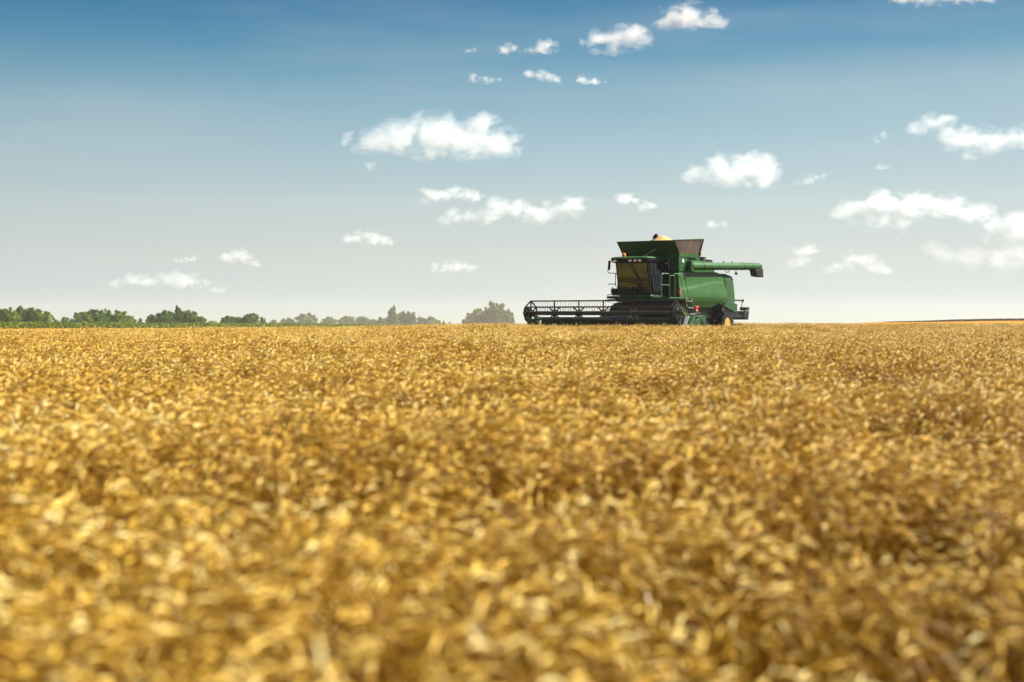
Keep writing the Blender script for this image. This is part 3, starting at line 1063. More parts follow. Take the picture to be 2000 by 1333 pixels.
# tail board, lamps and tow arm
b = MB()
b.slab([(1.05, 6.60, 1.36), (1.05, 8.2, 1.24), (1.05, 8.4, 1.10), (1.05, 6.62, 1.06)], (-2.1, 0, 0))
b.hexa([(0.2, 8.30, 1.14), (1.08, 8.30, 1.14), (1.08, 8.98, 0.98), (0.2, 8.98, 0.98)], [(0.2, 8.45, 1.34), (1.08, 8.45, 1.34), (1.08, 9.10, 1.44), (0.2, 9.10, 1.44)])
b.box(0.70, 1.05, 8.72, 9.18, 1.46, 1.64)
b.build('tail_board', M['black'], cmb, bevel=0.012)
b = MB()
b.bar((1.15, 6.55, 1.99), (1.15, 8.10, 1.98), 0.07)
b.tube([(1.15, 8.10, 1.90), (1.15, 8.10, 2.04)], 0.06, 8)
b.tube([(1.15, 8.06, 1.93), (1.13, 8.02, 1.75), (1.10, 8.10, 1.60), (1.02, 8.50, 1.48), (0.95, 8.85, 1.42)], 0.022, 6)
b.ball((1.2, 6.72, 1.62), 0.07)
b.tube([(1.15, 6.62, 1.52), (1.15, 6.80, 1.48), (1.10, 7.2, 1.40)], 0.022, 6)
b.bar((0.9, 9.05, 1.40), (0.9, 9.35, 1.41), 0.025)
b.build('tow_arm', M['black'], cmb)

# --- under the panel: reflectors, chassis, straw walkers' belly, dark block added as underbody shade
b = MB(); b.box(1.44, 1.52, 1.72, 2.12, 1.55, 1.66); b.box(1.44, 1.50, 1.76, 2.06, 1.47, 1.55)
refl = b.build('red_reflector', M['red'], cmb, bevel=0.015)
b = MB(); b.ball((1.48, 1.90, 1.42), 0.07, 0.09, 0.07)
b.build('turn_lamp', M['orange'], refl)
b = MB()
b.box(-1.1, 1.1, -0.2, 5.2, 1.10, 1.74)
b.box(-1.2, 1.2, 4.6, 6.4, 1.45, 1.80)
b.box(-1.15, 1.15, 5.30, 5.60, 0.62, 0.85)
b.box(-1.18, 1.0, 2.6, 4.95, 0.55, 1.12)  # extra dark block, fills the gap under the body as shade
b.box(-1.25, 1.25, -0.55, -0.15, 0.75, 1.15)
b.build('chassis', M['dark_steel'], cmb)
b = MB()
b.box(1.12, 1.17, 2.40, 3.66, 0.70, 1.40)
b.build('lower_plate', M['green'], cmb, bevel=0.01)
b = MB()
b.bar((1.35, 1.9, 1.36), (1.35, 3.35, 0.55), 0.05, 0.16)
b.build('lower_strut', M['black'], cmb)

# --- wheels
def wheel(name, cx_, cy_, rad, w, rim_r, side_):
    root = empty(name, (cx_, cy_, rad)); root.parent = cmb
    b = MB()
    prof = [(-w / 2 * 0.86, rim_r), (-w / 2, rim_r + 0.08), (-w / 2, rad * 0.86), (-w / 2 * 0.86, rad * 0.945), (0, rad * 0.955), (w / 2 * 0.86, rad * 0.945), (w / 2, rad * 0.86), (w / 2, rim_r + 0.08), (w / 2 * 0.86, rim_r)]
    b.lathe_x((0, 0, 0), prof, 40)
    nl = 22
    for k in range(nl):
        for sgn in (-1, 1):
            a0 = 2 * math.pi * (k + (0.5 if sgn > 0 else 0)) / nl
            a1 = a0 + 0.16
            p = lambda x, a, rr: (x, rr * math.sin(a), rr * math.cos(a))
            b.bar(p(sgn * 0.02, a1, rad * 0.965), p(sgn * w * 0.5, a0, rad * 0.925), 0.05, 0.10)
    b.build('tyre', M['rubber'], root, smooth=30)
    b = MB()
    s_ = side_
    b.lathe_x((0, 0, 0), [(s_ * w * 0.47, rim_r + 0.015), (s_ * w * 0.49, rim_r - 0.01), (s_ * w * 0.40, rim_r - 0.05), (s_ * w * 0.22, rim_r * 0.80), (s_ * w * 0.16, rim_r * 0.45), (s_ * w * 0.28, rim_r * 0.36), (s_ * w * 0.30, 0.02)], 32)
    b.lathe_x((0, 0, 0), [(-s_ * w * 0.47, rim_r + 0.015), (-s_ * w * 0.3, rim_r * 0.8), (-s_ * w * 0.25, 0.02)], 32)
    for k in range(8):
        a = 2 * math.pi * k / 8
        b.lathe_x((s_ * w * 0.27, rim_r * 0.28 * math.sin(a), rim_r * 0.28 * math.cos(a)), [(0, 0.02), (s_ * 0.03, 0.02)], 6)
    b.build('rim', M['yellow'], root, smooth=40)
for sx in (1, -1):
    wheel('rear_wheel', sx * 1.30, 5.42, 0.74, 0.46, 0.345, sx)
    wheel('front_wheel', sx * 1.38, -0.35, 0.92, 0.62, 0.42, sx)

# --- unloading auger folded along the side
b = MB()
b.tube([(1.60, 0.96, 3.56), (1.60, 3.0, 3.60), (1.60, 6.0, 3.68), (1.60, 9.08, 3.76)], 0.185, 20)
b.ball((1.60, 9.08, 3.76), 0.185, 0.26, 0.185, 16, 10)
aug = b.build('unloading_auger', M['green_dusty'], cmb, smooth=50)
for y, z in ((2.2, 3.578), (6.95, 3.706), (8.0, 3.732)):
    MB().tube([(1.60, y - 0.02, z), (1.60, y + 0.02, z)], 0.196, 20).build('auger_band', M['black'], aug)
for y in (4.7, 5.7, 6.8):
    MB().box(1.58, 1.62, y, y + 0.06, 3.84, 3.91).build('bolt', M['black'], aug)
b = MB()
b.hexa([(1.42, 8.50, 3.23), (1.78, 8.50, 3.23), (1.78, 9.33, 3.20), (1.42, 9.33, 3.20)], [(1.42, 8.28, 3.58), (1.78, 8.28, 3.58), (1.78, 9.26, 3.66), (1.42, 9.26, 3.66)])
b.build('auger_spout', M['black'], aug, bevel=0.02)
b = MB()
b.tube([(1.6, 6.2, 3.52), (1.6, 6.2, 3.38)], 0.015, 6)
b.ball((1.6, 6.25, 3.33), 0.075)
b.build('auger_light', M['black'], aug)
MB().tube([(1.6, 4.9, 3.44), (1.6, 5.0, 3.36), (1.6, 5.35, 3.38), (1.6, 5.45, 3.5)], 0.018, 6).build('hose_loop', M['black'], aug)
b = MB(); b.box(1.35, 1.75, 0.78, 1.04, 3.30, 3.80)
b.build('auger_elbow', M['green'], aug, bevel=0.04)

# --- platform, rails, ladder
b = MB()
b.box(0.96, 2.0, -2.0, 0.02, 1.98, 2.05)
b.build('platform', M['green'], cmb, bevel=0.01)
def hoop(y0, y1, x0, ztop, zbot, dxb, r=0.02):
    b = MB()
    rr = 0.12
    p = [(x0 + dxb, y0, zbot), (x0, y0, ztop - rr), (x0, y0 + 0.04, ztop - 0.04), (x0, y0 + rr, ztop), (x0, y1 - rr, ztop), (x0, y1 - 0.04, ztop - 0.04), (x0, y1, ztop - rr), (x0 + dxb, y1, zbot)]
    b.tube(p, r, 7)
    return b
b = hoop(-2.05, -1.25, 1.62, 3.14, 2.05, 0.0)
b.tube([(1.62, -2.03, 2.62), (1.62, -1.28, 2.62)], 0.017, 6)
b.build('hand_rail', M['rail_paint'], cmb)
b = MB()
b.tube([(1.60, -1.2, 3.05), (1.60, -0.72, 3.07), (1.60, -0.66, 2.95), (1.60, -0.66, 2.05)], 0.02, 7)
b.build('hand_rail', M['rail_paint'], cmb)
for y0 in (-0.30, 0.12):
    b = MB()
    b.tube([(1.56, y0 - 0.42, 3.08), (1.58, y0 - 0.36, 3.16), (1.62, y0 - 0.12, 3.16), (1.66, y0, 3.10), (1.70, y0 + 0.06, 2.95), (2.0, y0 + 0.08, 1.72)], 0.02, 7)
    b.build('hand_rail', M['rail_paint'], cmb)
b = MB()
for y0 in (-0.50, 0.10):
    b.bar((2.02, y0, 2.0), (2.28, y0, 0.62), 0.03, 0.09)
lad = b.build('ladder', M['green'], cmb)
for k in range(5):
    b = MB()
    f = k / 4
    b.box(1.94 + 0.26 * f, 2.16 + 0.26 * f, -0.49, 0.09, 1.86 - 1.22 * f, 1.90 - 1.22 * f)
    b.build('step', M['steel'], lad)
b = MB()
b.tube([(1.72, -0.42, 2.07), (1.72, -0.42, 2.33), (1.72, -0.42, 2.38)], [0.065, 0.065, 0.03], 12)
b.tube([(1.72, -0.42, 2.38), (1.72, -0.42, 2.48)], 0.03, 8)
b.bar((1.62, -0.44, 2.44), (1.80, -0.44, 2.46), 0.04)
b.build('fire_extinguisher', M['red'], cmb)
# hydraulic and battery shelf below the platform, with yellow shields
b = MB()
b.box(1.05, 1.60, -0.25, 0.95, 1.60, 1.96)
b.build('battery_box', M['black'], cmb, bevel=0.02)
for q in ((1.61, 1.70, 0.16, 0.42, 1.62, 1.95), (1.61, 1.68, 0.80, 0.94, 1.72, 1.955), (1.5, 1.64, 0.10, 0.42, 1.26, 1.54)):
    MB().box(*q).build('yellow_shield', M['yellow'], cmb, bevel=0.015)
b = MB()
b.box(1.02, 1.72, -0.3, 1.0, 1.965, 1.995)
b.box(1.1, 1.75, 0.3, 1.0, 1.56, 1.60)
b.build('shelf_edge', M['steel'], cmb)

# --- feeder house
b = MB()
b.hexa([(-0.75, -3.55, 0.30), (0.75, -3.55, 0.30), (0.72, -0.3, 0.95), (-0.72, -0.3, 0.95)],
       [(-0.75, -3.55, 1.12), (0.75, -3.55, 1.12), (0.72, -0.3, 1.88), (-0.72, -0.3, 1.88)])
b.build('feeder_house', M['dark_steel'], cmb, bevel=0.02)

# --- header
hx0, hx1 = -4.02, 4.10
hd = empty('header', (0, 0, 0)); hd.parent = cmb
b = MB()
b.slab([(hx0, -3.45, 0.18), (hx1, -3.45, 0.18), (hx1, -3.40, 1.02), (hx0, -3.40, 1.02)], (0, 0.05, 0))
b.slab([(hx0, -3.45, 0.18), (hx1, -3.45, 0.18), (hx1, -4.75, 0.10), (hx0, -4.75, 0.10)], (0, 0, -0.03))
b.bar((hx0, -3.36, 1.07), (hx1, -3.36, 1.07), 0.14, 0.14)
b.build('header_back', M['green'], hd, bevel=0.012)
b = MB()
b.tube([(hx0 + 0.05, -3.85, 0.48), (hx1 - 0.05, -3.85, 0.48)], 0.20, 16)
# spiral flighting
hel = []
for sgn, x0, x1 in ((1, hx0 + 0.1, -0.5), (-1, hx1 - 0.1, 0.5)):
    n = 110
    vs, fs = [], []
    for i in range(n + 1):
        x = x0 + (x1 - x0) * i / n
        a = 2 * math.pi * 6 * i / n * sgn
        vs += [(x, -3.85 + 0.2 * math.cos(a), 0.48 + 0.2 * math.sin(a)), (x, -3.85 + 0.31 * math.cos(a), 0.48 + 0.31 * math.sin(a))]
    fs = [(2 * i, 2 * i + 1, 2 * i + 3, 2 * i + 2) for i in range(n)]
    b.add(vs, fs)
b.build('feed_auger', M['dark_steel'], hd, smooth=50)
b = MB()
b.bar((hx0, -4.78, 0.10), (hx1, -4.78, 0.10), 0.10, 0.04)
for k in range(108):
    x = hx0 + 0.05 + k * (hx1 - hx0 - 0.1) / 107
    b.hexa([(x - 0.012, -4.92, 0.095), (x + 0.012, -4.92, 0.095), (x + 0.02, -4.8, 0.085), (x - 0.02, -4.8, 0.085)], [(x - 0.006, -4.92, 0.105), (x + 0.006, -4.92, 0.105), (x + 0.02, -4.8, 0.12), (x - 0.02, -4.8, 0.12)])
b.build('cutter_bar', M['dark_steel'], hd)
# end walls with pointed crop dividers
for x, s in ((hx1 + 0.06, 1), (hx0 - 0.06, -1)):
    b = MB()
    b.slab([(x, -3.40, 0.15), (x, -4.9, 0.12), (x, -4.95, 0.5), (x, -4.3, 1.0), (x, -3.40, 1.10)], (s * 0.05, 0, 0))
    if s > 0:
        b.hexa([(x + 0.06, -5.6, 0.10), (x + 0.16, -5.6, 0.10), (x + 0.62, -4.0, 0.15), (x + 0.06, -4.0, 0.15)],
               [(x + 0.06, -5.55, 0.20), (x + 0.15, -5.55, 0.18), (x + 0.34, -4.55, 1.16), (x + 0.06, -4.75, 1.17)])
    else:
        b.hexa([(x - 0.16, -5.6, 0.10), (x - 0.06, -5.6, 0.10), (x - 0.06, -4.0, 0.15), (x - 0.30, -4.0, 0.15)],
               [(x - 0.15, -5.55, 0.18), (x - 0.06, -5.55, 0.20), (x - 0.06, -4.4, 0.80), (x - 0.2, -4.4, 0.80)])
    dv_ = b.build('crop_divider', M['green'], hd, bevel=0.015)
b = MB()
b.slab([(4.23, -5.50, 0.22), (4.31, -5.50, 0.20), (4.36, -4.80, 1.185), (4.20, -4.84, 1.185)], (0, -0.02, 0.01))
b.build('divider_edge', M['white'], hd)

# --- reel
RY, RZ, RR = -4.52, 1.32, 0.56
reel = empty('reel', (0, RY, RZ)); reel.parent = cmb
rx0, rx1 = -3.90, 3.60
b = MB()
b.tube([(rx0 - 0.05, 0, 0), (rx1 + 0.05, 0, 0)], 0.095, 16)
b.build('reel_tube', M['bat_steel'], reel, smooth=50)
angs = [R(90 + 60 * k) for k in range(6)]
for a in angs:
    y, z = RR * math.cos(a), RR * math.sin(a)
    b = MB()
    b.tube([(rx0, y, z), (rx1, y, z)], 0.032, 8)
    n = 54
    for k in range(n):
        x = rx0 + 0.08 + k * (rx1 - rx0 - 0.16) / (n - 1)
        b.bar((x, y, z - 0.02), (x + 0.012 * rng.normal(), y + 0.06 + 0.01 * rng.normal(), z - 0.25), 0.011)
    b.build('bat', M['bat_steel'], reel)
for k in range(6):
    x = (-3.88, -2.62, -1.38, -0.14, 1.20, 3.58)[k] if False else rx0 + 0.02 + (rx1 - rx0 - 0.04) * (0, 0.172, 0.345, 0.515, 0.715, 1.0)[k]
    b = MB()
    b.lathe_x((x - 0.02, 0, 0), [(0, 0.14), (0.04, 0.14)], 18)
    for a in angs:
        b.bar((x, 0.10 * math.cos(a), 0.10 * math.sin(a)), (x, RR * math.cos(a), RR * math.sin(a)), 0.035, 0.055)
        # flared gusset towards the hub
        c_, s_ = math.cos(a), math.sin(a)
        b.slab([(x, 0.10 * c_ - 0.12 * -s_, 0.10 * s_ - 0.12 * c_), (x, 0.10 * c_ + 0.12 * -s_, 0.10 * s_ + 0.12 * c_), (x, 0.32 * c_, 0.32 * s_)], (0.012, 0, 0))
    if k in (0, 5):
        for i in range(6):
            a, a2 = angs[i], angs[(i + 1) % 6]
            b.bar((x, RR * math.cos(a), RR * math.sin(a)), (x, RR * math.cos(a2), RR * math.sin(a2)), 0.03, 0.06)
    b.build('spider', M['dark_steel'], reel)
# end shield at the near end: dark hexagonal plate, and a control ring
b = MB()
xk = rx1 + 0.06
b.slab([(xk, 0.50 * math.cos(a), 0.50 * math.sin(a)) for a in angs], (0.02, 0, 0))
b.build('end_shield', M['dark_steel'], reel)
b = MB()
b.tube([(xk + 0.06, 0.26 * math.cos(t) + 0.05, 0.26 * math.sin(t) - 0.16) for t in np.linspace(0, 2 * math.pi, 25)[:-1]], 0.022, 6, closed=True)
for k in range(9):
    t, rr = rng.uniform(0, 6.28), rng.uniform(0.1, 0.34)
    b.bar((xk + 0.06, rr * math.cos(t), rr * math.sin(t)), (xk + 0.06, rr * math.cos(t) + rng.normal(0, 0.07), rr * math.sin(t) + rng.normal(0, 0.05)), 0.03)
b.build('cam_ring', M['steel'], reel)
b = MB()
b.slab([(rx0 - 0.14, 0.36, 0.24), (rx0 - 0.14, -0.24, 0.26), (rx0 - 0.14, -0.36, 0.0), (rx0 - 0.14, -0.15, -0.36), (rx0 - 0.14, 0.36, -0.36)], (-0.06, 0, 0))
b.lathe_x((rx0 - 0.36, 0, -0.05), [(0, 0.03), (0.2, 0.03)], 8)
b.build('drive_guard', M['green'], reel, bevel=0.015)

# --- reel arms with rams at both ends
for x in (rx1 + 0.26, rx0 - 0.12):
    b = MB()
    b.bar((x, -3.35, 1.05), (x, -4.75, 1.36), 0.08, 0.13)
    arm = b.build('reel_arm', M['green'], cmb, bevel=0.01)
    b = MB()
    b.tube([(x, -3.45, 0.75), (x, -4.0, 1.12)], 0.035, 8)
    b.tube([(x, -4.0, 1.12), (x, -4.2, 1.22)], 0.02, 8)
    b.build('ram', M['steel'], arm)
b = MB()
b.bar((rx1 + 0.02, RY - 0.1, 1.31), (rx1 + 0.36, RY - 0.16, 1.33), 0.07, 0.11)
b.bar((3.72, -4.55, 1.43), (4.02, -4.5, 1.45), 0.10, 0.09)
b.bar((3.86, -4.62, 1.44), (4.24, -4.62, 1.02), 0.07, 0.13)
b.bar((4.02, -4.55, 1.40), (4.24, -4.55, 1.14), 0.05, 0.06)
b.bar((3.70, -4.4, 0.75), (3.92, -4.4, 1.05), 0.06, 0.05)
b.build('end_bracket', M['green'], cmb, bevel=0.01)
b = MB()
b.bar((4.02, -4.70, 1.345), (4.13, -4.70, 1.22), 0.03, 0.075)
b.build('warning_plate', M['yellow'], cmb)
for pts, r in (([(3.88, -4.66, 1.35), (4.0, -4.66, 1.42), (4.02, -4.66, 1.5)], 0.028), ([(3.72, -4.62, 1.12), (3.96, -4.62, 1.13)], 0.016), ([(3.83, -4.62, 0.82), (3.83, -4.62, 1.12)], 0.02),
               ([(4.3, -4.4, 1.18), (4.62, -4.0, 1.2)], 0.02), ([(4.2, -4.4, 1.30), (4.52, -4.0, 1.32)], 0.02)):
    MB().tube(pts, r, 6).build('hydraulic_pipe', M['steel'], cmb)

# --- grain heap lying in the tank: a thing of its own
vs, fs = [], []
n, m = 36, 14
for j in range(m + 1):
    rr = j / m
    for k in range(n):
        a = 2 * math.pi * k / n
        x, y = 0.04 + 1.36 * rr * math.cos(a), 1.04 + 0.94 * rr * math.sin(a)
        z = 5.10 - 0.66 * rr - 0.03 * math.exp(-rr * 8) + 0.012 * mnoise.noise(Vector((x * 4, y * 4, 0)))
        vs.append((x, y, z))
for j in range(m):
    fs += [(j * n + k, j * n + (k + 1) % n, (j + 1) * n + (k + 1) % n, (j + 1) * n + k) for k in range(n)]
k0 = len(vs)
vs += [(x, y, 4.10) for x, y, z in vs[-n:]]
fs += [(m * n + k, m * n + (k + 1) % n, k0 + (k + 1) % n, k0 + k) for k in range(n)]
fs.append(tuple(k0 + k for k in range(n)))
heap = MB().add(vs, fs).build('grain_heap', M['grain'], None, smooth=60)
heap.location = cmb.location
heap.rotation_euler = cmb.rotation_euler
tag(heap, 'peak of pale golden grain heaped above the tank of the combine', 'grain')

# ------------------------------------------------------------------ far trees, each with its own crown and trunk
def crown_mesh(name, w, h, blobs, n, leaf, mat, seed):
    r = np.random.default_rng(seed)
    V, F = [], []
    k = 0
    for _ in range(n):
        bx, by, bz, br, bzr = blobs[r.integers(len(blobs))]
        d = r.normal(0, 1, 3)
        d /= np.linalg.norm(d)
        rad = r.random() ** 0.33 * (1 + 0.12 * r.normal())
        if r.random() < 0.6:
            rad = 0.86 + 0.16 * r.normal()
        c = np.array([bx + d[0] * br * rad, by + d[1] * br * rad, bz + d[2] * bzr * rad])
        if c[2] < 0.06 * h:
            c[2] = 0.06 * h + r.random() * 0.2 * h
        nrm = d + r.normal(0, 0.7, 3)
        nrm[2] += 0.3
        nrm /= np.linalg.norm(nrm)
        a = np.cross(nrm, [0.2, 0.1, 1.0])
        a /= np.linalg.norm(a) + 1e-6
        b2 = np.cross(nrm, a)
        s = leaf * r.uniform(0.5, 1.3)
        V += [c - a * s, c - b2 * s * 0.6, c + a * s * 0.9 - nrm * 0.3 * s, c + b2 * s * 0.6]
        F.append((k, k + 1, k + 2, k + 3))
        k += 4
    me = bpy.data.meshes.new(name)
    me.from_pydata([tuple(v) for v in V], [], F)
    me.materials.append(mat)
    return me

def tree_blobs(w, h, kind, seed):
    r = np.random.default_rng(seed)
    bl = []
    n = {'broad': 40, 'upright': 34, 'bush': 24}[kind]
    tilt, side = r.uniform(0, 6.28), r.uniform(0.0, 0.12) * w
    def env(t):
        if kind == 'broad': return 0.41 * math.sqrt(max(0.0, 1 - (max(0.0, t - 0.2) / 0.82) ** 2))
        if kind == 'upright': return 0.34 * max(0.0, 1 - t ** 1.7) ** 0.8 + 0.02
        return 0.42 * math.sqrt(max(0.0, 1 - t * t))
    for i in range(n):
        t = (i + r.random()) / n
        z = h * (0.10 + 0.82 * t)
        a, q = r.uniform(0, 6.28), env(t) * w * (0.45 + 0.55 * math.sqrt(r.random()))
        br = w * r.uniform(0.07, 0.145) * (1.0 - 0.45 * t)
        bl.append((q * math.cos(a) + side * t * math.cos(tilt), q * math.sin(a) + side * t * math.sin(tilt), z, br, br * r.uniform(0.8, 1.35)))
    for i in range(8):      # the full heart of the crown
        t = i / 7 * 0.72
        br = w * max(0.05, env(t) * 0.72)
        bl += [(side * t * math.cos(tilt), side * t * math.sin(tilt), h * (0.12 + 0.82 * t), br, h * 0.13)] * 2
    for i in range(6):      # leaders and sprays breaking the outline
        t = r.uniform(0.45, 1.0)
        a = r.uniform(0, 6.28)
        q = env(t) * w * 1.02
        br = w * r.uniform(0.025, 0.05)
        bl.append((q * math.cos(a), q * math.sin(a), h * (0.13 + 0.86 * t), br, br * 1.8))
    return bl

def trunk_mb(w, h, seed):
    r = np.random.default_rng(seed + 50)
    b = MB()
    rt = 0.03 * h
    b.tube([(0, 0, -0.4), (0.02 * w, 0, 0.15 * h), (0.0, 0.01 * w, 0.45 * h), (0.02 * w, 0, 0.8 * h)], [rt * 1.3, rt, rt * 0.7, rt * 0.2], 7)
    for k in range(5):
        a = r.uniform(0, 6.28)
        z = h * r.uniform(0.2, 0.5)
        q = w * r.uniform(0.2, 0.36)
        b.tube([(0, 0, z), (q * 0.5 * math.cos(a), q * 0.5 * math.sin(a), z + 0.12 * h), (q * math.cos(a), q * math.sin(a), z + 0.33 * h)], [rt * 0.55, rt * 0.35, rt * 0.1], 5)
    return b

FPX = 2000 * 50 / 36.0
KINDS = {}
# (kind, label, bearing as x/y, distance, height, width, material)
def T(kind, cx, ytop, wpx, dist, mat, label, group, dip=0.0):
    """cx, ytop, wpx: where the tree stands and how big it looked in a 2000 px wide survey of the skyline"""
    X = (cx - 1000) / FPX * dist
    zg = float(ground_z([X], [dist])[0])
    ztop = 1.30 + (613 - ytop) / FPX * dist
    h, w = ztop - zg, wpx / FPX * dist
    key = (kind, mat)
    if key not in KINDS: KINDS[key] = []
    # three crown shapes of a kind, shared between the trees built from them
    idx = len(KINDS[key]) if len(KINDS[key]) < 4 else random.randrange(4)
    if idx == len(KINDS[key]):
        sd = 100 + 17 * len(KINDS) + idx
        me = crown_mesh('crown', 10, 8, tree_blobs(10, 8, kind, sd), {'broad': 6500, 'upright': 5200, 'bush': 3600}[kind], 0.30, M[mat], sd)
        tm = trunk_mb(10, 8, sd).build('trunk', M['bark'], None)
        KINDS[key].append((me, tm.data))
        bpy.data.objects.remove(tm)
    me, tm = KINDS[key][idx]
    root = empty('tree' if kind != 'bush' else 'bush', (X, dist, zg), random.uniform(0, 6.28))
    root.scale = (w / 9.3, w / 9.3, h / 7.9)
    tag(root, label, 'tree' if kind != 'bush' else 'bush', group)
    for nm, d in (('trunk', tm), ('crown', me)):
        o = bpy.data.objects.new(nm, d)
        COL.objects.link(o)
        o.parent = root
    return root
G1, G2, G3, G4 = 'trees behind the crop strip at far left', 'trees of the second left clump', 'trees of the third left clump', 'hazy trees along the middle skyline'
for a in (
    ('broad', -18, 600, 70, 430, 'leaf', 'bushy green tree cut off by the left edge of the photo', G1),
    ('broad', 12, 603, 55, 410, 'leaf_light', 'rounded green tree just inside the left edge of the photo', G1),
    ('upright', 38, 599, 48, 430, 'leaf', 'tallest tree in the leftmost clump, dark green', G1),
    ('broad', 64, 601, 56, 425, 'leaf', 'broad tree in the middle of the leftmost clump', G1),
    ('broad', 88, 608, 44, 415, 'leaf_light', 'right hand end tree of the leftmost clump, sloping down to the gap', G1),
    ('bush', 108, 625, 22, 410, 'leaf', 'low bush filling the gap between the first and second left clumps', None),
    ('bush', 130, 619, 30, 470, 'leaf', 'small dark tree at the left foot of the second clump', G2),
    ('broad', 158, 609, 50, 455, 'leaf_light', 'bright green tree on the left slope of the second clump', G2),
    ('broad', 186, 604, 56, 460, 'leaf', 'highest broad tree of the second clump from the left', G2),
    ('upright', 208, 605, 36, 465, 'leaf', 'narrow tree right of the highest tree in the second clump', G2),
    ('broad', 233, 607, 48, 455, 'leaf_light', 'pale green tree near the right end of the second clump', G2),
    ('broad', 254, 617, 26, 460, 'leaf', 'short tree closing the right end of the second clump', G2),
    ('bush', 273, 621, 13, 470, 'leaf', 'tiny lone round tree in the gap before the third clump', None),
    ('broad', 302, 613, 42, 475, 'leaf', 'low rounded tree at the left end of the third clump', G3),
    ('broad', 326, 606, 44, 470, 'leaf', 'middle height tree left of the peak of the third clump', G3),
    ('upright', 345, 600, 42, 475, 'leaf', 'tall tree at the peak of the third clump', G3),
    ('broad', 370, 606, 46, 470, 'leaf_light', 'pale tree on the right shoulder of the third clump', G3),
    ('broad', 392, 618, 28, 470, 'leaf_light', 'small tree at the right foot of the third clump', G3),
    ('bush', 415, 627, 30, 480, 'leaf_light', 'low hedge like bush right of the third clump', None),
    ('broad', 448, 617, 40, 540, 'leaf', 'left half of the small dark pair of trees right of the third clump', None),
    ('broad', 466, 619, 30, 545, 'leaf', 'little tree squeezed between two dark rounded trees', None),
    ('broad', 493, 612, 46, 540, 'leaf', 'rounded dark tree, highest between the third clump and the hazy middle', None),
    ('bush', 513, 621, 20, 545, 'leaf', 'short dark bush at the right foot of the highest dark rounded tree', None),
    ('bush', 535, 625, 24, 1394, 'leaf', 'dim low bush at the left start of the hazy tree line', G4),
    ('broad', 562, 621, 40, 1411, 'leaf', 'dim rounded tree left of the dome shaped hazy tree', G4),
    ('broad', 595, 612, 58, 1394, 'leaf_light', 'dome shaped yellowish hazy tree', G4),
    ('upright', 614, 616, 24, 1445, 'leaf', 'narrow grey green tree touching the dome shaped hazy tree', G4),
    ('broad', 645, 619, 44, 1496, 'leaf_light', 'flat topped pale hazy tree right of the dome shaped one', G4),
    ('broad', 678, 617, 44, 1496, 'leaf_light', 'pale tree in the middle of the flat hazy row', G4),
    ('broad', 708, 618, 40, 1513, 'leaf', 'grey green tree near the right end of the flat hazy row', G4),
    ('broad', 728, 623, 26, 1496, 'leaf', 'low tree at the dip before the tallest hazy group', G4),
    ('broad', 750, 619, 34, 1360, 'leaf', 'shoulder tree left of the tallest hazy group', G4),
    ('upright', 768, 600, 36, 1343, 'leaf', 'tall narrow headed tree, peak of the hazy middle group', G4),
    ('broad', 786, 608, 32, 1360, 'leaf', 'rounded tree just right of the tall narrow headed one', G4),
    ('broad', 803, 609, 32, 1360, 'leaf', 'last dark round crown of the hazy middle group', G4),
    ('broad', 832, 618, 50, 1377, 'leaf_light', 'yellowish dome of a tree right of the dark hazy group', G4),
    ('bush', 852, 624, 26, 1360, 'leaf_light', 'small bush on the right slope of the yellowish dome', G4),
    ('upright', 867, 627, 13, 1360, 'leaf_light', 'tiny pointed tree near the gap', G4),
    ('bush', 879, 630, 16, 1360, 'leaf', 'last tiny bush before the open gap', G4),
    ('broad', 918, 611, 46, 1350, 'leaf_light', 'lower left shoulder of the big lone tree group beside the pole', 'big hazy trees beside the pole'),
    ('broad', 942, 602, 52, 1350, 'leaf_light', 'mid height tree between the low shoulder and the big crown', 'big hazy trees beside the pole'),
    ('broad', 968, 591, 62, 1350, 'leaf', 'biggest crown of the hazy group beside the pole, nearest the combine', 'big hazy trees beside the pole'),
    ('broad', 989, 604, 36, 1350, 'leaf', 'right hand tree of the hazy group, standing against the thin pole', 'big hazy trees beside the pole'),
):
    T(*a)

# thin pole by the lone group, with a few broken twigs
d_ = 420.0
X = (1002.5 - 1000) / FPX * d_
zg = float(ground_z([X], [d_])[0])
pole = empty('pole', (X, d_, zg))
tag(pole, 'thin dark upright pole between the hazy trees and the combine', 'pole')
b = MB()
b.tube([(0, 0, -0.3), (0.03, 0, 2.0), (0, 0, 4.6)], [0.10, 0.09, 0.05], 8)
b.build('shaft', M['wood'], pole)
for q in ([(0, 0, 3.4), (0.25, 0, 3.9)], [(0.01, 0, 2.6), (-0.22, 0, 3.1)], [(0, 0, 4.1), (-0.12, 0, 4.5)]):
    MB().tube(q, 0.03, 6).build('spur', M['wood'], pole)

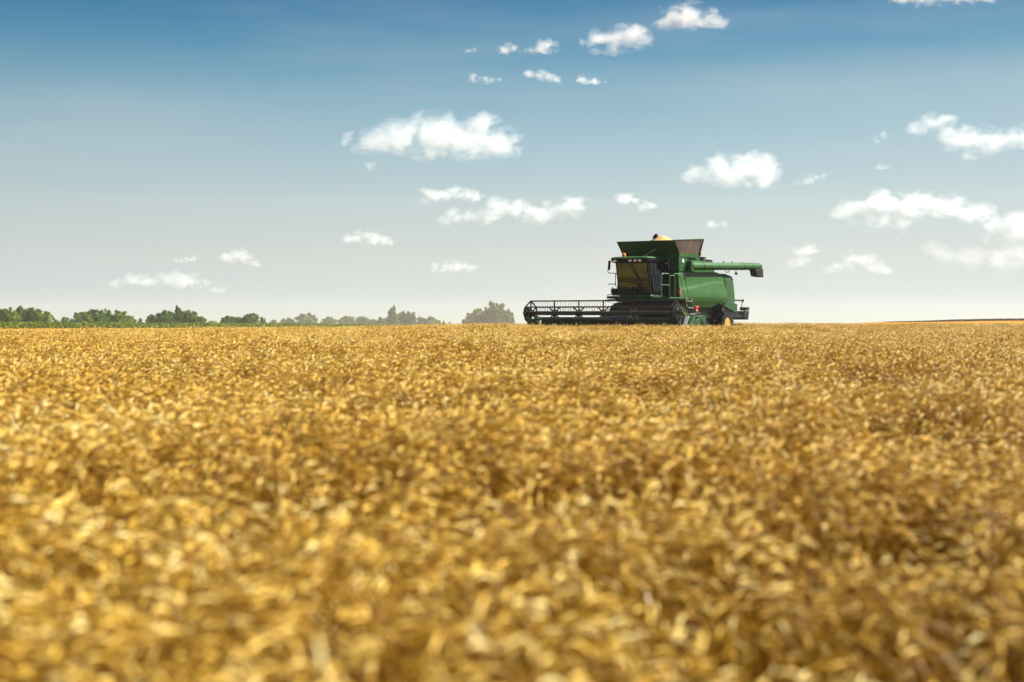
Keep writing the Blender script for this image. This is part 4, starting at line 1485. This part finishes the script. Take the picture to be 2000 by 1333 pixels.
# ------------------------------------------------------------------ fair weather clouds, each a body of vapour of its own, at real distance and size
def cloudmat(name, dens, scale, cut, blobs):
    """density: distance into the nearest of the cloud's swellings, eaten away by noise"""
    m = bpy.data.materials.new(name)
    m.use_nodes = True
    t = m.node_tree
    for n in list(t.nodes): t.nodes.remove(n)
    N, L = t.nodes.new, t.links.new
    out = N('ShaderNodeOutputMaterial')
    pv = N('ShaderNodeVolumePrincipled')
    pv.inputs['Color'].default_value = (0.955, 0.95, 0.94, 1)
    pv.inputs['Anisotropy'].default_value = 0.1
    tc = N('ShaderNodeTexCoord')
    nz = N('ShaderNodeTexNoise')
    nz.inputs['Scale'].default_value = 1.0 / scale
    nz.inputs['Detail'].default_value = 7
    nz.inputs['Roughness'].default_value = 0.60
    nz.inputs['Distortion'].default_value = 0.35
    mp = N('ShaderNodeMapping')
    mp.inputs['Location'].default_value = (random.uniform(-900, 900), random.uniform(-900, 900), random.uniform(-900, 900))
    mp.inputs['Scale'].default_value = (0.8, 0.9, 1.15)
    L(tc.outputs['Object'], mp.inputs[0])
    L(mp.outputs[0], nz.inputs['Vector'])
    n2 = N('ShaderNodeMath')
    n2.operation = 'MULTIPLY_ADD'
    n2.inputs[1].default_value = 2.3
    n2.inputs[2].default_value = -0.65
    L(nz.outputs['Fac'], n2.inputs[0])
    best = None
    for (x, y, z, rx, ry, rz) in blobs:
        a = N('ShaderNodeVectorMath')
        a.operation = 'MULTIPLY_ADD'
        a.inputs[1].default_value = (1 / rx, 1 / ry, 1 / rz)
        a.inputs[2].default_value = (-x / rx, -y / ry, -z / rz)
        L(tc.outputs['Object'], a.inputs[0])
        ln = N('ShaderNodeVectorMath')
        ln.operation = 'LENGTH'
        L(a.outputs[0], ln.inputs[0])
        if best is None:
            best = ln.outputs['Value']
        else:
            mn = N('ShaderNodeMath')
            mn.operation = 'SMOOTH_MIN'
            mn.inputs[2].default_value = 0.35
            L(best, mn.inputs[0])
            L(ln.outputs['Value'], mn.inputs[1])
            best = mn.outputs[0]
    ad = N('ShaderNodeMath')
    ad.operation = 'MULTIPLY_ADD'
    ad.inputs[1].default_value = -0.50
    L(best, ad.inputs[0])
    L(n2.outputs[0], ad.inputs[2])
    mr = N('ShaderNodeMapRange')
    mr.interpolation_type = 'SMOOTHSTEP'
    mr.inputs['From Min'].default_value = cut - 0.48
    mr.inputs['From Max'].default_value = cut + 0.28
    mr.inputs['To Max'].default_value = dens
    L(ad.outputs[0], mr.inputs['Value'])
    L(mr.outputs[0], pv.inputs['Density'])
    L(pv.outputs[0], out.inputs['Volume'])
    return m

CG = 'small white clouds in the sky'
def cloud(label, blobs, thick=1.0, cut=0.40, group=CG):
    yb = max(y + 0.6 * r for x, y, r in blobs)
    D = min(6500.0, max(1700.0, 330.0 / max(0.01, (613 - yb) / FPX)))
    k = D / FPX
    cx = sum(b[0] for b in blobs) / len(blobs)
    cy = sum(b[1] for b in blobs) / len(blobs)
    rm = sum(b[2] for b in blobs) / len(blobs) * k
    bm = bmesh.new()
    field = []
    full = list(blobs)
    for (x, y, r), (x2, y2, r2) in zip(blobs, blobs[1:]):
        d = math.hypot(x - x2, y - y2)
        if 1.1 * max(r, r2) < d < 4.5 * max(r, r2):
            full.append(((x + x2) / 2, (y + y2) / 2 + 0.1 * r, (r + r2) / 2 * 0.9))
    for x, y, r in full:
        d = random.uniform(-0.5, 0.5) * r
        q = ((x - cx) * k, d * k, (cy - y) * k, r * 1.55 * k, r * 1.35 * k, r * 1.12 * k)
        field.append(q)
        mt = Matrix.Translation(q[:3]) @ Matrix.Diagonal((q[3], q[4], q[5], 1)) @ Matrix.Scale(1.45, 4)
        bmesh.ops.create_icosphere(bm, subdivisions=2, radius=1.0, matrix=mt)
    me = bpy.data.meshes.new('cloud')
    bm.to_mesh(me)
    bm.free()
    o = bpy.data.objects.new('cloud', me)
    COL.objects.link(o)
    o.location = ((cx - 1000) / FPX * D, D, 1.30 + (613 - cy) / FPX * D)
    mat = cloudmat('cloud_vapour', 0.55 * thick / rm, rm * 1.9, cut, field)
    me.materials.append(mat)
    rmsh = o.modifiers.new('merge', 'REMESH')
    rmsh.mode = 'VOXEL'
    rmsh.voxel_size = 2.2 * k
    tag(o, label, 'cloud', group)
    return o

cloud('large white heaped cloud in mid sky, the broadest cloud left of the combine', [(705, 285, 14), (745, 276, 24), (790, 264, 28), (830, 257, 28), (860, 258, 30), (905, 272, 32), (945, 250, 25), (960, 276, 28), (1000, 286, 17), (1022, 290, 9), (780, 292, 16), (840, 302, 15), (900, 300, 14), (950, 298, 14)], 1.2)
cloud('faint wisp standing off the left tip of the large heaped cloud', [(676, 268, 9), (672, 282, 7), (684, 262, 6)], 0.35, 0.45)
cloud('tiny puff below the left end of the large heaped cloud', [(722, 324, 7), (730, 326, 6)], 0.5, 0.42)
cloud('ragged white cloud near the top, lower left one of a pair', [(1155, 85, 12), (1180, 75, 17), (1205, 80, 21), (1235, 75, 21), (1250, 87, 13), (1160, 100, 8)], 0.9)
cloud('ragged white cloud at the top with a tail of shreds to the right', [(1290, 48, 12), (1315, 38, 20), (1345, 32, 22), (1375, 38, 17), (1405, 48, 13), (1385, 54, 9)], 0.9)
cloud('small forked cloud left of the upper ragged pair', [(985, 97, 10), (1005, 99, 6), (1025, 101, 4), (1050, 98, 9), (1070, 91, 12)], 0.8)
cloud('thin flat streak of cloud, left end of the row of three', [(925, 155, 8), (950, 157, 7), (975, 158, 5)], 0.5, 0.42)
cloud('middle cloud of the row of three, brightest and tallest', [(1035, 145, 8), (1060, 150, 10), (1085, 158, 8)], 0.7)
cloud('right end cloud of the row of three, thin and pointed', [(1138, 157, 8), (1160, 161, 6), (1180, 162, 4)], 0.6)
cloud('rounded white cloud above the tank of the combine', [(1345, 349, 12), (1375, 341, 20), (1410, 327, 22), (1440, 332, 28), (1475, 326, 22), (1495, 327, 18), (1490, 355, 16), (1440, 358, 13), (1400, 350, 15)], 1.1)
cloud('big broken cloud with a ragged tower, cut by the right edge of the photo', [(1785, 255, 13), (1815, 237, 17), (1835, 242, 17), (1860, 276, 20), (1900, 272, 24), (1940, 277, 22), (1980, 267, 19), (2012, 270, 22), (1890, 300, 15), (1840, 267, 15)], 0.9, 0.42)
cloud('long white cloud bank right of the combine with dark hollows in it', [(1640, 418, 13), (1670, 406, 17), (1705, 394, 19), (1735, 399, 20), (1775, 406, 22), (1810, 396, 20), (1850, 401, 20), (1870, 411, 17), (1700, 430, 16), (1760, 435, 16), (1665, 434, 8), (1730, 428, 16), (1890, 418, 17), (1920, 412, 13)], 1.15)
cloud('lumpy cloud at the right edge below the long bank', [(1900, 415, 13), (1935, 440, 17), (1960, 446, 17), (1990, 430, 19), (2012, 440, 23), (1975, 460, 13), (1930, 462, 11)], 1.0)
cloud('pale spread out cloud low at the right edge', [(1820, 490, 15), (1850, 500, 20), (1890, 498, 24), (1940, 503, 24), (1985, 495, 26), (2010, 500, 20)], 0.36, 0.42)
cloud('pale cloud of two low pieces right above the auger spout', [(1555, 490, 8), (1575, 487, 11), (1590, 490, 7), (1550, 515, 9), (1570, 511, 9)], 0.5, 0.42)
cloud('pale lumpy cloud low on the right, between the auger spout and the right edge', [(1640, 520, 11), (1670, 508, 15), (1690, 505, 13), (1710, 525, 13), (1730, 530, 8), (1620, 527, 9)], 0.5, 0.42)
cloud('two humped cloud just above the long middle cloud', [(840, 382, 13), (865, 385, 8), (890, 378, 12), (915, 382, 11), (945, 384, 8)], 0.9)
cloud('long wavy white cloud stretched over the left of the combine', [(865, 430, 11), (885, 420, 11), (910, 428, 11), (945, 420, 15), (975, 405, 17), (1010, 408, 17), (1045, 420, 15), (1080, 410, 17), (1110, 405, 17), (1135, 402, 13)], 0.9)
cloud('little rounded cloud right of the long wavy one', [(1205, 387, 9), (1222, 387, 10), (1238, 392, 7)], 0.9)
cloud('little puff hanging below and right of the little rounded cloud', [(1256, 403, 9), (1270, 405, 7)], 0.8)
cloud('flat based lens of cloud left of and below the long wavy one', [(680, 466, 8), (710, 465, 12), (735, 467, 12), (765, 473, 8)], 0.9)
cloud('faint flat cloud low in the middle, left of the cab', [(850, 524, 8), (880, 522, 10), (910, 520, 10), (925, 525, 6)], 0.6)
cloud('long low cloud bank on the left above the tree clumps', [(225, 555, 8), (250, 545, 11), (280, 549, 11), (310, 547, 12), (345, 545, 15), (375, 548, 12), (400, 550, 8)], 0.6)
cloud('small cloud right of and above the long low bank on the left', [(440, 502, 8), (465, 500, 12), (485, 505, 9), (505, 517, 5)], 0.6)
cloud('thin streak of cloud reaching left from the small left cloud', [(345, 510, 4), (365, 508, 5), (380, 505, 4)], 0.4)
cloud('little grey puff under the right end of the long low bank on the left', [(418, 568, 6), (436, 568, 6)], 0.35)
cloud('faint shred of cloud right of the rounded cloud above the tank', [(1560, 358, 7), (1585, 350, 8), (1605, 345, 6)], 0.4, 0.42)
cloud('faint tiny cloud between the shred and the big right edge cloud', [(1715, 327, 6), (1732, 328, 5)], 0.4, 0.42)
cloud('thin cloud cut by the top edge of the photo at the right', [(1690, -2, 7), (1740, -2, 11), (1790, -1, 13), (1840, -4, 14), (1900, -4, 11), (1935, -1, 7)], 0.9)
cloud('small puff right of the combine tank, low and pale', [(1390, 440, 8), (1408, 438, 7)], 0.45)
cloud('slanting wisp left of the ragged tower of the right edge cloud', [(1712, 275, 6), (1725, 264, 5)], 0.4, 0.42)
cloud('faint scrap of cloud left of the small forked cloud', [(912, 104, 5), (928, 99, 5)], 0.4, 0.42)

# ------------------------------------------------------------------ summer haze over the plain
hz = MB().box(-1200, 1200, -200, 1950, -25, 14).build('haze', M['ground'], None, smooth=0)
hm = bpy.data.materials.new('haze_air')
hm.use_nodes = True
ht = hm.node_tree
for n in list(ht.nodes): ht.nodes.remove(n)
ho = ht.nodes.new('ShaderNodeOutputMaterial')
hv_ = ht.nodes.new('ShaderNodeVolumePrincipled')
hv_.inputs['Color'].default_value = (0.93, 0.93, 0.92, 1)
hv_.inputs['Density'].default_value = 0.00016
hv_.inputs['Anisotropy'].default_value = 0.2
ht.links.new(hv_.outputs[0], ho.inputs['Volume'])
hz.data.materials.clear()
hz.data.materials.append(hm)
tag(hz, 'pale summer haze over the plain', 'haze', kind='stuff')

# chaff dust hanging behind and beside the working machine
dust = MB().ball((0, 0, 0), 1, 1, 1, 24, 14).build('dust', M['ground'], None)
dust.location = tuple(CO + E1 * (-4.5) + E2 * 7.0) + (2.2,)
dust.rotation_euler = (0, 0, -CA)
dust.scale = (9.5, 8.0, 3.4)
dm = bpy.data.materials.new('chaff_dust')
dm.use_nodes = True
dt = dm.node_tree
for n in list(dt.nodes): dt.nodes.remove(n)
do_ = dt.nodes.new('ShaderNodeOutputMaterial')
dp = dt.nodes.new('ShaderNodeVolumePrincipled')
dp.inputs['Color'].default_value = (0.95, 0.90, 0.78, 1)
dc = dt.nodes.new('ShaderNodeTexCoord')
dl = dt.nodes.new('ShaderNodeVectorMath'); dl.operation = 'LENGTH'
dn = dt.nodes.new('ShaderNodeTexNoise')
dn.inputs['Scale'].default_value = 2.0
dn.inputs['Detail'].default_value = 4
dr = dt.nodes.new('ShaderNodeMapRange'); dr.interpolation_type = 'SMOOTHSTEP'
dr.inputs['From Min'].default_value = 1.0
dr.inputs['From Max'].default_value = 0.1
dx = dt.nodes.new('ShaderNodeMath'); dx.operation = 'MULTIPLY'
dy = dt.nodes.new('ShaderNodeMath'); dy.operation = 'MULTIPLY'
dy.inputs[1].default_value = 0.030
dt.links.new(dc.outputs['Object'], dl.inputs[0])
dt.links.new(dc.outputs['Object'], dn.inputs['Vector'])
dt.links.new(dl.outputs['Value'], dr.inputs['Value'])
dt.links.new(dr.outputs[0], dx.inputs[0])
dt.links.new(dn.outputs['Fac'], dx.inputs[1])
dt.links.new(dx.outputs[0], dy.inputs[0])
dt.links.new(dy.outputs[0], dp.inputs['Density'])
dt.links.new(dp.outputs[0], do_.inputs['Volume'])
dust.data.materials.clear()
dust.data.materials.append(dm)
tag(dust, 'thin cream dust hanging in the air behind the combine', 'dust', kind='stuff')
